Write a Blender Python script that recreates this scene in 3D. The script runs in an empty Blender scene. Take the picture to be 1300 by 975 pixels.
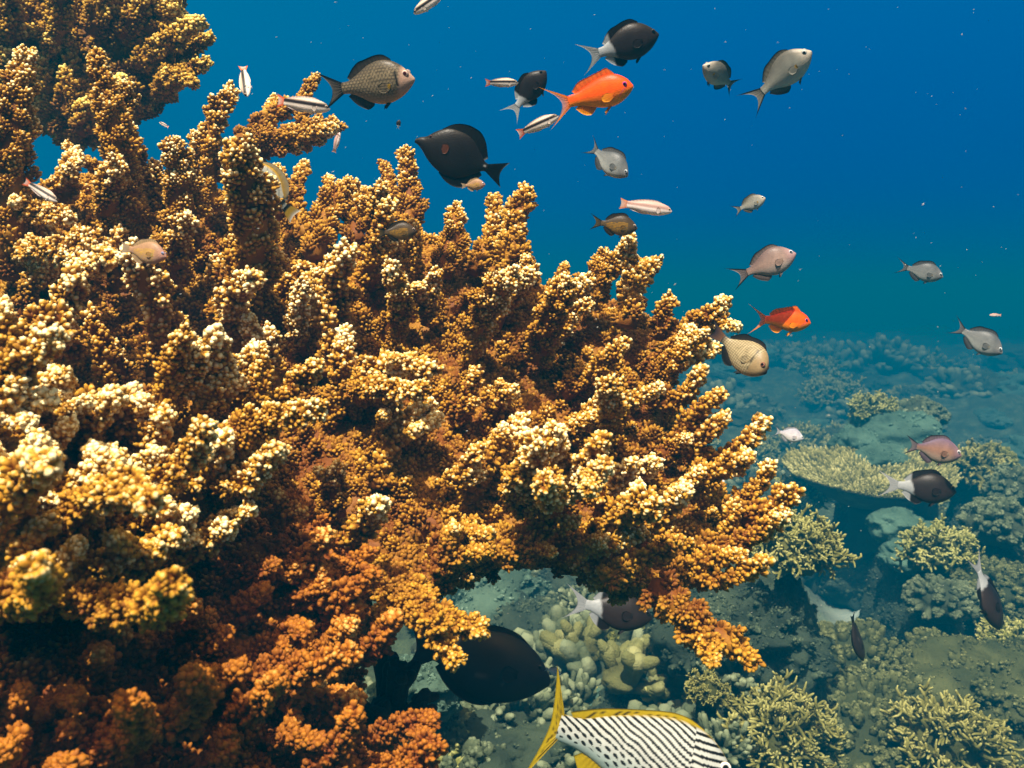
import bpy, math, random
import numpy as np
from mathutils import Vector, Matrix

SC = bpy.context.scene
COL = SC.collection
R = math.radians

# ------------------------------------------------------------------ camera
F = 1222.0                      # focal length in pixels of a 1300 x 975 frame
PITCH = 5.0
cam_d = bpy.data.cameras.new('camera')
cam = bpy.data.objects.new('camera', cam_d)
COL.objects.link(cam)
cam.rotation_euler = (R(90 - PITCH), 0, 0)
cam_d.lens = 36.0 * F / 1300.0
cam_d.clip_start = 0.02
cam_d.clip_end = 300
cam_d.dof.use_dof = True
cam_d.dof.focus_distance = 1.5
cam_d.dof.aperture_fstop = 12.0
SC.camera = cam

# ------------------------------------------------------------------ world: sky inside Snell's window, open water outside it
SUN_EL, SUN_AZ = 60.0, 197.0    # azimuth clockwise from +Y (north)
W = bpy.data.worlds.new('World')
SC.world = W
W.use_nodes = True
nt = W.node_tree
nt.nodes.clear()
N = nt.nodes.new
out = N('ShaderNodeOutputWorld'); mixs = N('ShaderNodeMixShader')
bg1 = N('ShaderNodeBackground'); bg2 = N('ShaderNodeBackground')
sky = N('ShaderNodeTexSky'); sky.sky_type = 'NISHITA'; sky.sun_disc = False
sky.sun_elevation = R(SUN_EL); sky.sun_rotation = R(SUN_AZ)
tint = N('ShaderNodeMixRGB'); tint.blend_type = 'MULTIPLY'; tint.inputs[0].default_value = 1
tint.inputs[2].default_value = (1.5, 0.86, 0.27, 1)      # white balance of the underwater shot
tc = N('ShaderNodeTexCoord'); sep = N('ShaderNodeSeparateXYZ')
mr = N('ShaderNodeMapRange'); mr.interpolation_type = 'SMOOTHSTEP'
mr.inputs[1].default_value = 0.52; mr.inputs[2].default_value = 0.74
ramp = N('ShaderNodeValToRGB')
ramp.color_ramp.elements[0].position = 0.40; ramp.color_ramp.elements[0].color = (0.0, 0.024, 0.064, 1)
ramp.color_ramp.elements[1].position = 0.85; ramp.color_ramp.elements[1].color = (0.0, 0.064, 0.108, 1)
e = ramp.color_ramp.elements.new(0.55); e.color = (0.0, 0.024, 0.106, 1)
e = ramp.color_ramp.elements.new(0.66); e.color = (0.0, 0.040, 0.118, 1)
mz = N('ShaderNodeMath'); mz.operation = 'MULTIPLY_ADD'; mz.inputs[1].default_value = .5; mz.inputs[2].default_value = .5
L = nt.links.new
L(tc.outputs['Generated'], sep.inputs[0]); L(sep.outputs['Z'], mr.inputs[0])
L(sep.outputs['Z'], mz.inputs[0]); L(mz.outputs[0], ramp.inputs[0])
L(sky.outputs[0], tint.inputs[1]); L(tint.outputs[0], bg1.inputs[0]); bg1.inputs[1].default_value = 0.15
mxl = N('ShaderNodeMapRange'); mxl.interpolation_type = 'SMOOTHSTEP'; mxl.inputs[1].default_value = .35; mxl.inputs[2].default_value = -.55; mxl.inputs[4].default_value = .75
lft = N('ShaderNodeMixRGB'); lft.inputs[2].default_value = (0.0, 0.056, 0.102, 1)
L(sep.outputs['X'], mxl.inputs[0]); L(mxl.outputs[0], lft.inputs[0]); L(ramp.outputs[0], lft.inputs[1])
L(lft.outputs[0], bg2.inputs[0]); bg2.inputs[1].default_value = 1.0
L(mr.outputs[0], mixs.inputs[0]); L(bg2.outputs[0], mixs.inputs[1]); L(bg1.outputs[0], mixs.inputs[2])
L(mixs.outputs[0], out.inputs[0])

# ------------------------------------------------------------------ sun
sun_d = bpy.data.lights.new('sun', 'SUN')
sun_d.energy = 3.1; sun_d.angle = R(0.6); sun_d.color = (1.0, 0.93, 0.80)
sun = bpy.data.objects.new('sun', sun_d); COL.objects.link(sun)
sdir = Vector((math.sin(R(SUN_AZ)) * math.cos(R(SUN_EL)), math.cos(R(SUN_AZ)) * math.cos(R(SUN_EL)), math.sin(R(SUN_EL))))
sun.rotation_euler = sdir.to_track_quat('Z', 'Y').to_euler()
sun.location = sdir * 20

# ------------------------------------------------------------------ exposure and render settings
SC.view_settings.view_transform = 'Standard'; SC.view_settings.look = 'None'
SC.view_settings.exposure = 1.83; SC.view_settings.gamma = 1.0
SC.view_settings.use_curve_mapping = False
cy = SC.cycles
cy.max_bounces = 6; cy.diffuse_bounces = 4; cy.glossy_bounces = 2; cy.transmission_bounces = 3
cy.volume_bounces = 1; cy.transparent_max_bounces = 8
cy.use_denoising = True
cy.caustics_reflective = False; cy.caustics_refractive = False

# ================================================================== helpers
def s2l(c):
    c = np.asarray(c, float) / 255.0
    return np.where(c <= 0.04045, c / 12.92, ((c + 0.055) / 1.055) ** 2.4)

FW = np.array((0, math.cos(R(PITCH)), -math.sin(R(PITCH))))
UP = np.array((0, math.sin(R(PITCH)), math.cos(R(PITCH))))
RT = np.array((1.0, 0, 0))
def P(px, py, d):
    """world point seen at photo pixel (px, py) at depth d"""
    px = np.asarray(px, float); py = np.asarray(py, float); d = np.asarray(d, float)
    return (RT * ((px - 650) / F * d)[..., None] + UP * ((487.5 - py) / F * d)[..., None] + FW * d[..., None])

def nrm(v):
    v = np.asarray(v, float)
    return v / np.maximum(np.linalg.norm(v, axis=-1, keepdims=True), 1e-9)

def hash3(i, j, k, s):
    n = (i * 374761393 + j * 668265263 + k * 2147483647 + s * 1274126177) & 0xFFFFFFFF
    n = ((n ^ (n >> 13)) * 1274126177) & 0xFFFFFFFF
    n = (n ^ (n >> 16)) & 0xFFFF
    return n / 65535.0
def vnoise(p, s=0):
    p = np.asarray(p, float)
    f = np.floor(p).astype(np.int64); t = p - f; t = t * t * (3 - 2 * t)
    r = 0
    for a in (0, 1):
        for b in (0, 1):
            for c in (0, 1):
                w = (t[..., 0] if a else 1 - t[..., 0]) * (t[..., 1] if b else 1 - t[..., 1]) * (t[..., 2] if c else 1 - t[..., 2])
                r = r + w * hash3(f[..., 0] + a, f[..., 1] + b, f[..., 2] + c, s)
    return r * 2 - 1
def fbm(p, o=4, s=0):
    p = np.asarray(p, float); r = 0; a = 1.0
    for k in range(o):
        r = r + a * vnoise(p * 2 ** k, s + k * 17); a *= 0.5
    return r

class MB:
    """collects vertices, faces and a float attribute; links ONE mesh object"""
    def __init__(s): s.v = []; s.f = []; s.a = []; s.n = 0
    def add(s, v, faces, a=None):
        v = np.asarray(v, float).reshape(-1, 3)
        s.v.append(v); s.a.append(np.zeros(len(v)) if a is None else np.broadcast_to(np.asarray(a, float), (len(v),)))
        for fc in faces:
            fc = np.asarray(fc, np.int64)
            if len(fc): s.f.append(fc + s.n)
        s.n += len(v)
    def mesh(s, name, colors=None, smooth=True):
        v = np.concatenate(s.v); a = np.concatenate(s.a)
        me = bpy.data.meshes.new(name)
        me.vertices.add(len(v)); me.vertices.foreach_set('co', v.astype(np.float32).ravel())
        li = np.concatenate([f.ravel() for f in s.f]).astype(np.int32)
        tot = np.concatenate([np.full(len(f), f.shape[1]) for f in s.f]); st = np.concatenate([[0], np.cumsum(tot)[:-1]]).astype(np.int32)
        me.loops.add(len(li)); me.loops.foreach_set('vertex_index', li)
        me.polygons.add(len(st)); me.polygons.foreach_set('loop_start', st)
        at = me.attributes.new('tip', 'FLOAT', 'POINT'); at.data.foreach_set('value', a.astype(np.float32))
        if colors is not None:
            ca = me.color_attributes.new('Col', 'FLOAT_COLOR', 'POINT')
            c4 = np.ones((len(v), 4), np.float32); c4[:, :3] = colors; ca.data.foreach_set('color', c4.ravel())
        me.update(calc_edges=True); me.validate()
        me.polygons.foreach_set('use_smooth', np.full(len(me.polygons), smooth)); me.update()
        return me
    def build(s, name, mat, parent=None, colors=None, smooth=True):
        me = s.mesh(name, colors, smooth)
        me.materials.append(mat)
        return link(name, me, parent)

def link(name, me, parent=None):
    o = bpy.data.objects.new(name, me); COL.objects.link(o)
    if parent is not None: o.parent = parent
    return o
def empty(name, loc=(0, 0, 0)):
    o = bpy.data.objects.new(name, None); COL.objects.link(o); o.location = loc
    o.empty_display_size = 0.05
    return o
def tag(o, label=None, cat=None, group=None, kind=None):
    if label: o['label'] = label
    if cat: o['category'] = cat
    if group: o['group'] = group
    if kind: o['kind'] = kind
    return o

def frames(d):
    d = nrm(d)
    ref = np.where(np.abs(d[..., 2:3]) < 0.9, np.array((0, 0, 1.0)), np.array((1.0, 0, 0)))
    x = nrm(np.cross(ref, d)); y = np.cross(d, x)
    return x, y, d

def dome_template(seg=8, rings=((-0.6, 0.9), (0.1, 1.0), (0.72, 0.62)), top=1.0):
    v = []; t = []
    for z, r in rings:
        for k in range(seg):
            a = 2 * math.pi * k / seg; v.append((r * math.cos(a), r * math.sin(a), z)); t.append(max(0, (z + .3) / 1.3))
    v.append((0, 0, top)); t.append(1.0)
    q = []; tr = []
    for i in range(len(rings) - 1):
        for k in range(seg):
            q.append((i * seg + k, i * seg + (k + 1) % seg, (i + 1) * seg + (k + 1) % seg, (i + 1) * seg + k))
    b = (len(rings) - 1) * seg
    for k in range(seg): tr.append((b + k, b + (k + 1) % seg, len(v) - 1))
    return np.array(v, float), np.array(q), np.array(tr), np.array(t)
DOME = dome_template()
DOME_HI = dome_template(12, ((-0.6, 0.85), (-0.1, 1.0), (0.35, 0.95), (0.7, 0.74), (0.93, 0.38)), 1.0)
DOME_LO = dome_template(6, ((-0.6, 0.9), (0.35, 0.95)), 1.0)
def add_domes(mb, c, d, r, ln, tipw, tmpl=DOME):
    """scatter many small rounded knobs: centres c, directions d, radii r, length factor ln"""
    c = np.asarray(c); n = len(c)
    if n == 0: return
    x, y, z = frames(np.asarray(d)); r = np.asarray(r)[:, None, None]; ln = np.broadcast_to(np.asarray(ln, float), (n,))[:, None, None]
    tv, q, t, tt = tmpl
    hq = np.random.RandomState(n); sq = hq.uniform(.78, 1.15, (n, 1, 1)); wob = hq.uniform(.86, 1.12, (n, len(tv), 1))
    v = c[:, None, :] + r * wob * (tv[None, :, 0:1] * x[:, None, :] + sq * tv[None, :, 1:2] * y[:, None, :] + ln * tv[None, :, 2:3] * z[:, None, :])
    a = tt[None, :] * np.asarray(tipw)[:, None]
    off = (np.arange(n) * len(tv))[:, None, None]
    mb.add(v.reshape(-1, 3), [(q[None] + off).reshape(-1, 4), (t[None] + off).reshape(-1, 3)], a.ravel())

def add_tube(mb, pts, rad, seg=8, a=0.0, rough=0.0, seed=0):
    pts = np.asarray(pts, float); n = len(pts); rad = np.broadcast_to(np.asarray(rad, float), (n,))
    tg = nrm(np.gradient(pts, axis=0)); x, y, _ = frames(np.broadcast_to(nrm(tg.mean(0)), tg.shape))
    x = nrm(x - tg * (x * tg).sum(-1, keepdims=True)); y = np.cross(tg, x)
    th = np.arange(seg) * 2 * math.pi / seg
    v = pts[:, None] + rad[:, None, None] * (np.cos(th)[None, :, None] * x[:, None] + np.sin(th)[None, :, None] * y[:, None])
    if rough:
        v = v + (v - pts[:, None]) * (rough * vnoise(v / max(rad.mean(), 1e-4) * 1.7, seed))[..., None]
    i = np.arange(n - 1)[:, None] * seg; k = np.arange(seg)[None]
    q = np.stack([i + k, i + (k + 1) % seg, i + seg + (k + 1) % seg, i + seg + k], -1).reshape(-1, 4)
    vv = np.concatenate([v.reshape(-1, 3), pts[:1], pts[-1:] + tg[-1:] * rad[-1] * .5])
    m = n * seg
    kk = np.arange(seg)
    t0 = np.stack([(kk + 1) % seg, kk, np.full(seg, m)], -1); t1 = np.stack([(n - 1) * seg + kk, (n - 1) * seg + (kk + 1) % seg, np.full(seg, m + 1)], -1)
    mb.add(vv, [q, t0, t1], a)

# ------------------------------------------------------------------ materials
def mat_nodes(name):
    m = bpy.data.materials.new(name); m.use_nodes = True
    t = m.node_tree; b = t.nodes['Principled BSDF']
    return m, t, b
def coral_mat(name, base, mid, tip, nscale=14, rough=0.6, spec=0.15, bump=0.25, bscale=420, bdist=.002, midpos=.52):
    m, t, b = mat_nodes(name)
    at = t.nodes.new('ShaderNodeAttribute'); at.attribute_name = 'tip'
    tcn = t.nodes.new('ShaderNodeTexCoord')
    no = t.nodes.new('ShaderNodeTexNoise'); no.inputs['Scale'].default_value = nscale; no.inputs['Detail'].default_value = 5
    t.links.new(tcn.outputs['Object'], no.inputs['Vector'])
    ad = t.nodes.new('ShaderNodeMath'); ad.operation = 'MULTIPLY_ADD'; ad.inputs[1].default_value = 1.1; ad.inputs[2].default_value = -0.53
    t.links.new(no.outputs['Fac'], ad.inputs[0])
    su = t.nodes.new('ShaderNodeMath'); su.operation = 'ADD'; su.use_clamp = True
    t.links.new(at.outputs['Fac'], su.inputs[0]); t.links.new(ad.outputs[0], su.inputs[1])
    cr = t.nodes.new('ShaderNodeValToRGB'); el = cr.color_ramp.elements
    el[0].position = 0.0; el[0].color = (*base, 1); el[1].position = 1.0; el[1].color = (*tip, 1)
    e = el.new(midpos); e.color = (*mid, 1)
    t.links.new(su.outputs[0], cr.inputs[0]); t.links.new(cr.outputs[0], b.inputs['Base Color'])
    n2 = t.nodes.new('ShaderNodeTexNoise'); n2.inputs['Scale'].default_value = bscale; n2.inputs['Detail'].default_value = 2
    t.links.new(tcn.outputs['Object'], n2.inputs['Vector'])
    bp = t.nodes.new('ShaderNodeBump'); bp.inputs['Strength'].default_value = bump; bp.inputs['Distance'].default_value = bdist
    t.links.new(n2.outputs['Fac'], bp.inputs['Height']); t.links.new(bp.outputs[0], b.inputs['Normal'])
    b.inputs['Roughness'].default_value = rough; b.inputs['Specular IOR Level'].default_value = spec
    return m
def fish_mat(name, rough=0.4, translucent=0.0, scale=0.0):
    m, t, b = mat_nodes(name)
    at = t.nodes.new('ShaderNodeAttribute'); at.attribute_name = 'Col'
    tcn = t.nodes.new('ShaderNodeTexCoord')
    no = t.nodes.new('ShaderNodeTexNoise'); no.inputs['Scale'].default_value = 18; no.inputs['Detail'].default_value = 4
    t.links.new(tcn.outputs['Generated'], no.inputs['Vector'])
    hs = t.nodes.new('ShaderNodeMixRGB'); hs.blend_type = 'MULTIPLY'; hs.inputs[0].default_value = 0.35
    t.links.new(at.outputs['Color'], hs.inputs[1])
    mr = t.nodes.new('ShaderNodeMapRange'); mr.inputs[1].default_value = .3; mr.inputs[2].default_value = .7; mr.inputs[3].default_value = 0.7; mr.inputs[4].default_value = 1.25
    t.links.new(no.outputs['Fac'], mr.inputs[0]); t.links.new(mr.outputs[0], hs.inputs[2])
    t.links.new(hs.outputs[0], b.inputs['Base Color'])
    b.inputs['Roughness'].default_value = rough
    b.inputs['Specular IOR Level'].default_value = 0.16
    if scale:
        vo = t.nodes.new('ShaderNodeTexVoronoi'); vo.inputs['Scale'].default_value = scale
        t.links.new(tcn.outputs['Object'], vo.inputs['Vector'])
        bp = t.nodes.new('ShaderNodeBump'); bp.inputs['Strength'].default_value = 0.16; bp.inputs['Distance'].default_value = 0.0008
        t.links.new(vo.outputs['Distance'], bp.inputs['Height']); t.links.new(bp.outputs[0], b.inputs['Normal'])
    if translucent:
        tr = t.nodes.new('ShaderNodeBsdfTranslucent'); mx = t.nodes.new('ShaderNodeMixShader'); mx.inputs[0].default_value = translucent
        t.links.new(hs.outputs[0], tr.inputs[0]); o = t.nodes['Material Output']
        t.links.new(b.outputs[0], mx.inputs[1]); t.links.new(tr.outputs[0], mx.inputs[2]); t.links.new(mx.outputs[0], o.inputs[0])
    return m

# ================================================================== ground
def sst(a, b, x):
    t = np.clip((x - a) / (b - a), 0, 1); return t * t * (3 - 2 * t)
KS = 1.6                        # the reef floor lies this much farther off than first laid out
def ground_h(x, y):
    x = np.asarray(x, float) / KS; y = np.asarray(y, float) / KS
    p = np.stack([x, y, np.zeros_like(x)], -1)
    far = sst(4, 14, y)
    h = -1.22 + 0.12 * sst(7, 17, y) - 0.04 * np.clip(x, -3, 3)
    h = h + (0.16 + 0.16 * far) * fbm(p * 0.55 + 3.1, 4, 5) + 0.05 * fbm(p * 2.6, 3, 9)
    h = h - 0.16 * np.exp(-((x - 1.13 - 0.28 * (y - 2.9)) / 0.22) ** 2) * sst(2.2, 2.8, y) * (1 - sst(4.0, 5, y))
    h = h + .026 * fbm(p * 8.0, 3, 21) + .30 * np.exp(-((x - 1.95) / .5) ** 2 - ((y - 3.4) / .7) ** 2)
    h = h - 0.5 * sst(24, 60, y)
    return h * KS
def ray_ground(px, py):
    dr = P(px, py, 1.0); d = 1.0
    for k in range(3000):
        q = dr * d
        if q[2] < ground_h(q[0], q[1]): break
        d += 0.01 + d * 0.002
    return dr * d, d

def build_ground():
    ys = np.concatenate([np.linspace(-3, 1.2, 12), 1.2 + (np.linspace(0, 1, 420)[1:] ** 2.0) * 62])
    us = np.linspace(-1, 1, 420)
    us = np.sign(us) * np.abs(us) ** 1.3
    Y, U = np.meshgrid(ys * KS, us, indexing='ij')
    X = U * (4 * KS + np.maximum(Y, 0) * 0.9)
    Z = ground_h(X, Y)
    n, m = Y.shape
    i = np.arange(n - 1)[:, None] * m; k = np.arange(m - 1)[None]
    q = np.stack([i + k, i + k + 1, i + m + k + 1, i + m + k], -1).reshape(-1, 4)
    sa = ray_ground(1050, 738)[0]; sb = ray_ground(1112, 800)[0]
    sand = sum(np.exp(-((X - (sa[0] + (sb[0] - sa[0]) * t_)) / .22) ** 2 - ((Y - (sa[1] + (sb[1] - sa[1]) * t_)) / .26) ** 2) for t_ in (0, .35, .7, 1.0))
    mb = MB(); mb.add(np.stack([X, Y, Z], -1).reshape(-1, 3), [q], np.clip(sand, 0, 1).ravel())
    m_, t, b = mat_nodes('reef_floor')
    tcn = t.nodes.new('ShaderNodeTexCoord')
    no = t.nodes.new('ShaderNodeTexNoise'); no.inputs['Scale'].default_value = 4.2; no.inputs['Detail'].default_value = 9; no.inputs['Roughness'].default_value = .7
    t.links.new(tcn.outputs['Object'], no.inputs['Vector'])
    cr = t.nodes.new('ShaderNodeValToRGB'); el = cr.color_ramp.elements
    el[0].position = .36; el[0].color = (.018, .034, .018, 1); el[1].position = .74; el[1].color = (.17, .23, .14, 1)  # floor tones, with the water's loss of red light put into the colour
    e = el.new(.54); e.color = (.050, .080, .038, 1)
    at = t.nodes.new('ShaderNodeAttribute'); at.attribute_name = 'tip'
    mx = t.nodes.new('ShaderNodeMixRGB'); mx.inputs[2].default_value = (.30, .38, .33, 1)
    t.links.new(no.outputs['Fac'], cr.inputs[0]); t.links.new(at.outputs['Fac'], mx.inputs[0]); t.links.new(cr.outputs[0], mx.inputs[1]); t.links.new(mx.outputs[0], b.inputs['Base Color'])
    n2 = t.nodes.new('ShaderNodeTexNoise'); n2.inputs['Scale'].default_value = 30; n2.inputs['Detail'].default_value = 6
    t.links.new(tcn.outputs['Object'], n2.inputs['Vector'])
    bp = t.nodes.new('ShaderNodeBump'); bp.inputs['Strength'].default_value = .9; bp.inputs['Distance'].default_value = .03
    t.links.new(n2.outputs['Fac'], bp.inputs['Height']); t.links.new(bp.outputs[0], b.inputs['Normal'])
    b.inputs['Roughness'].default_value = .95
    o = mb.build('ground', m_)
    tag(o, kind='structure')
build_ground()

# ------------------------------------------------------------------ haze: the water itself
def build_haze():
    x0, x1, y0, y1, z0, z1 = -108, 108, -8, 106, -6.5, 0.80
    v = [(x, y, z) for z in (z0, z1) for y in (y0, y1) for x in (x0, x1)]
    mb = MB(); mb.add(v, [[(0, 2, 3, 1), (4, 5, 7, 6), (0, 1, 5, 4), (2, 6, 7, 3), (0, 4, 6, 2), (1, 3, 7, 5)]])
    m, t, b = mat_nodes('sea_water'); t.nodes.remove(b)
    pv = t.nodes.new('ShaderNodeVolumePrincipled')
    pv.inputs['Color'].default_value = (0.0, 0.125, 0.240, 1)
    pv.inputs['Absorption Color'].default_value = (0, 0, 0, 1)
    pv.inputs['Density'].default_value = 0.085
    t.links.new(pv.outputs[0], t.nodes['Material Output'].inputs['Volume'])
    o = mb.build('haze', m, smooth=False)
    tag(o, 'blue green sea water that fades the far reef', kind='stuff')
build_haze()

# ================================================================== branching coral
def finger(mb, p0, p1, r0, r1, b, rng, bend=0.10, tmpl=DOME, pale=1.0, forks=0, t0=0.02):
    """one branch: a core, spiralling nubs round it and rounded corallites over every nub"""
    p0 = np.asarray(p0, float); p1 = np.asarray(p1, float)
    ax = p1 - p0; ln = np.linalg.norm(ax); a = ax / ln
    b = b * rng.uniform(.82, 1.15); sx, sy, _ = frames(a[None]); sx = sx[0]; sy = sy[0]
    ph = rng.uniform(0, 6.28); off = (sx * math.cos(ph) + sy * math.sin(ph)) * ln * bend
    def pt(t): return p0 + ax * t + off * math.sin(math.pi * t)
    ts = np.linspace(0, 1, 7)
    rr = lambda t: (r0 + (r1 - r0) * t) * (1 - 0.30 * max(0, (t - .8) / .2) ** 2) * (1 + .12 * math.sin(11 * t + ph))
    add_tube(mb, [pt(t) for t in ts], [rr(t) * 0.52 for t in ts], 9, 0.03, 0.3, rng.randrange(999))
    C = []; D = []; RR = []; T = []; LN = []
    ang = ph; t = t0
    while t < 1.0:
        Rl = rr(t); p = pt(t)
        e = sx * math.cos(ang) + sy * math.sin(ang)
        al = R(rng.uniform(26, 58)); n = e * math.cos(al) + a * math.sin(al)
        n = n + np.array([rng.uniform(-.22, .22) for _ in range(3)]) + np.array((0, 0, .22)); n = n / np.linalg.norm(n)
        nl = Rl * rng.choice((rng.uniform(.25, .5), rng.uniform(.45, .85), rng.uniform(.5, 1.0))); q = p + e * Rl * 0.42
        nub(C, D, RR, T, LN, q, n, nl, max(Rl * rng.uniform(.20, .29), b * .9), b, rng, (0.34 + 0.62 * t) * pale)
        ang += 2.39996 + rng.uniform(-.3, .3)
        t += max(0.60 * Rl / ln / 4.0, 0.004) * rng.uniform(.75, 1.3) * (Rl / (0.75 * Rl + 0.25 * r0))
    for k in range(4):                       # the tip
        an = k * 2.094 + ph; e = sx * math.cos(an) + sy * math.sin(an)
        n = nrm(a * 1.0 + e * (0.6 if k else 0))
        nub(C, D, RR, T, LN, pt(.96) + e * r1 * .2, n, r1 * rng.uniform(.7, 1.1) * (1.3 if k == 0 else .8), max(r1 * .26, b), b, rng, 1.05 * pale)
    add_domes(mb, np.array(C), np.array(D), np.array(RR), np.array(LN), np.array(T), tmpl)
    for k in range(forks):
        t = rng.uniform(.15, .62); an = rng.uniform(0, 6.28); e = sx * math.cos(an) + sy * math.sin(an)
        d = nrm(a * .75 + e * .8 - FW * .25 + np.array((0, 0, .25))); l = ln * rng.uniform(.32, .6); q = pt(t)
        finger(mb, q, q + d * l, rr(t) * .72, rr(t) * .42, b, rng, bend, tmpl, pale, 0, .25)

def nub(C, D, RR, T, LN, q, n, nl, rn, b, rng, tip):
    x, y, _ = frames(n[None]); x = x[0]; y = y[0]
    C.append(q + n * nl * .40); D.append(n); RR.append(rn * .85); LN.append(max(1.0, nl / rn * .62)); T.append(tip * .3)
    C.append(q + n * nl); D.append(n); RR.append(b * rng.uniform(.95, 1.25)); LN.append(1.3); T.append(min(1, tip * 1.2))
    m = max(5, int(2.2 * (rn * (nl + rn)) / (b * b) * .62)); m = min(m, 34)
    k0 = rng.uniform(0, 6.28)
    for k in range(m):
        h = 1 - (k + .6) / m * 1.02; w = rn * min(1.0, math.sqrt(max(0, 1 - h) * 2.0) + .25)
        an = k0 + k * 2.39996; e = x * math.cos(an) + y * math.sin(an)
        d = nrm(e * (1.05 - .45 * h) + n * (.45 + .6 * h))
        C.append(q + n * nl * h + e * w * .95); D.append(d); RR.append(b * rng.uniform(.5, 1.08)); LN.append(rng.uniform(1.1, 2.5))
        T.append(tip * (0.40 + .75 * h) * rng.uniform(.65, 1.2))

def inside(poly, x, y):
    x = np.asarray(x, float); y = np.asarray(y, float); r = np.zeros(x.shape, bool)
    n = len(poly)
    for i in range(n):
        x0, y0 = poly[i]; x1, y1 = poly[(i + 1) % n]
        c = ((y0 > y) != (y1 > y))
        with np.errstate(divide='ignore', invalid='ignore'):
            xi = (x1 - x0) * (y - y0) / (y1 - y0 + 1e-12) + x0
        r ^= c & (x < xi)
    return r
def edge_dist(poly, x, y):
    d = np.full(np.shape(x), 1e9); n = len(poly)
    for i in range(n):
        a = np.array(poly[i], float); b = np.array(poly[(i + 1) % n], float); ab = b - a
        t = np.clip(((x - a[0]) * ab[0] + (y - a[1]) * ab[1]) / (ab @ ab), 0, 1)
        d = np.minimum(d, np.hypot(x - a[0] - t * ab[0], y - a[1] - t * ab[1]))
    return d

def coral_base(poly, depth, mat, parent, thick, seed, b, bump_step, push=0.05):
    """the solid body the branches grow from: a rounded lumpy mass, its outline in the image plane, its bulk in depth"""
    xs = [p[0] for p in poly]; ys = [p[1] for p in poly]; st = 9.0
    gx = np.arange(min(xs) - st, max(xs) + 2 * st, st); gy = np.arange(min(ys) - st, max(ys) + 2 * st, st)
    X, Y = np.meshgrid(gx, gy)
    ins = inside(poly, X, Y); ed = np.where(ins, edge_dist(poly, X, Y), 0)
    prof = np.sqrt(np.clip(ed / 70.0, 0, 1) * (2 - np.clip(ed / 70.0, 0, 1)))
    Dm = depth(X, Y)
    nz = fbm(np.stack([X / 60, Y / 60, np.zeros_like(X)], -1), 3, seed)
    fr = Dm + push + thick * .35 - prof * (thick * .35) + nz * 0.028 * prof
    bk = Dm + push + thick * .35 + prof * thick * .9 + nz * 0.03 * prof
    jx = X + 5 * vnoise(np.stack([X / 25, Y / 25, X * 0], -1), seed + 3); jy = Y + 5 * vnoise(np.stack([X / 25, Y / 25, X * 0 + 9], -1), seed + 4)
    vf = P(jx, jy, fr); vb = P(jx, jy, bk)
    n, m = X.shape; ok = ins[:-1, :-1] | ins[1:, :-1] | ins[:-1, 1:] | ins[1:, 1:]
    i, k = np.nonzero(ok); a0 = i * m + k
    qf = np.stack([a0, a0 + m, a0 + m + 1, a0 + 1], -1); qb = np.stack([a0, a0 + 1, a0 + m + 1, a0 + m], -1) + n * m
    # rim
    ed_ = {}
    for q in qf:
        for u, v in ((q[0], q[1]), (q[1], q[2]), (q[2], q[3]), (q[3], q[0])):
            if (v, u) in ed_: del ed_[(v, u)]
            else: ed_[(u, v)] = 1
    rim = np.array([(v, u, u + n * m, v + n * m) for (u, v) in ed_])
    used = np.unique(np.concatenate([qf.ravel(), qb.ravel()])); remap = np.full(2 * n * m, -1); remap[used] = np.arange(len(used))
    V = np.concatenate([vf.reshape(-1, 3), vb.reshape(-1, 3)])[used]
    mb = MB(); mb.add(V, [remap[qf], remap[qb], remap[rim]], 0.02)
    # corallites over the body
    rs = np.random.RandomState(seed)
    tri = np.concatenate([remap[qf][:, [0, 1, 2]], remap[qf][:, [0, 2, 3]], remap[rim][:, [0, 1, 2]], remap[rim][:, [0, 2, 3]]])
    A, B, C = V[tri[:, 0]], V[tri[:, 1]], V[tri[:, 2]]; nn = np.cross(B - A, C - A); ar = np.linalg.norm(nn, axis=1)
    cnt = int(ar.sum() * .5 / (b * b * bump_step)); pick = rs.choice(len(tri), cnt, p=ar / ar.sum())
    u = rs.uniform(0, 1, (cnt, 2)); fl = u.sum(1) > 1; u[fl] = 1 - u[fl]
    c = A[pick] + (B - A)[pick] * u[:, :1] + (C - A)[pick] * u[:, 1:]
    nf = nrm(nn[pick]); nf = np.where((nf * -FW).sum(1, keepdims=True) < -.2, -nf, nf)
    dd = nrm(nf + rs.normal(0, .45, (cnt, 3)) + np.array((0, 0, .3)))
    add_domes(mb, c, dd, b * rs.uniform(.7, 1.3, cnt), rs.uniform(1, 1.9, cnt), rs.uniform(.0, .35, cnt), DOME_LO)
    # short stubs over the body
    rng = random.Random(seed + 1); lists = ([], [], [], [], [])
    face = (dd * -FW).sum(1) > -.1; idx = np.nonzero(face)[0]; ns_ = min(len(idx), int(ar.sum() * .5 / .00042))
    for j in rs.choice(idx, ns_, replace=False):
        n = nrm(dd[j] + np.array((0, 0, .35))); nub(*lists, c[j] - n * b, n, b * rng.uniform(2.5, 8.5), b * rng.uniform(1.5, 2.8), b, rng, rng.uniform(.25, .6))
    C_, D_, RR_, T_, LN_ = lists
    add_domes(mb, np.array(C_), np.array(D_), np.array(RR_), np.array(LN_), np.array(T_), DOME)
    return mb.build('base', mat, parent)

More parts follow.
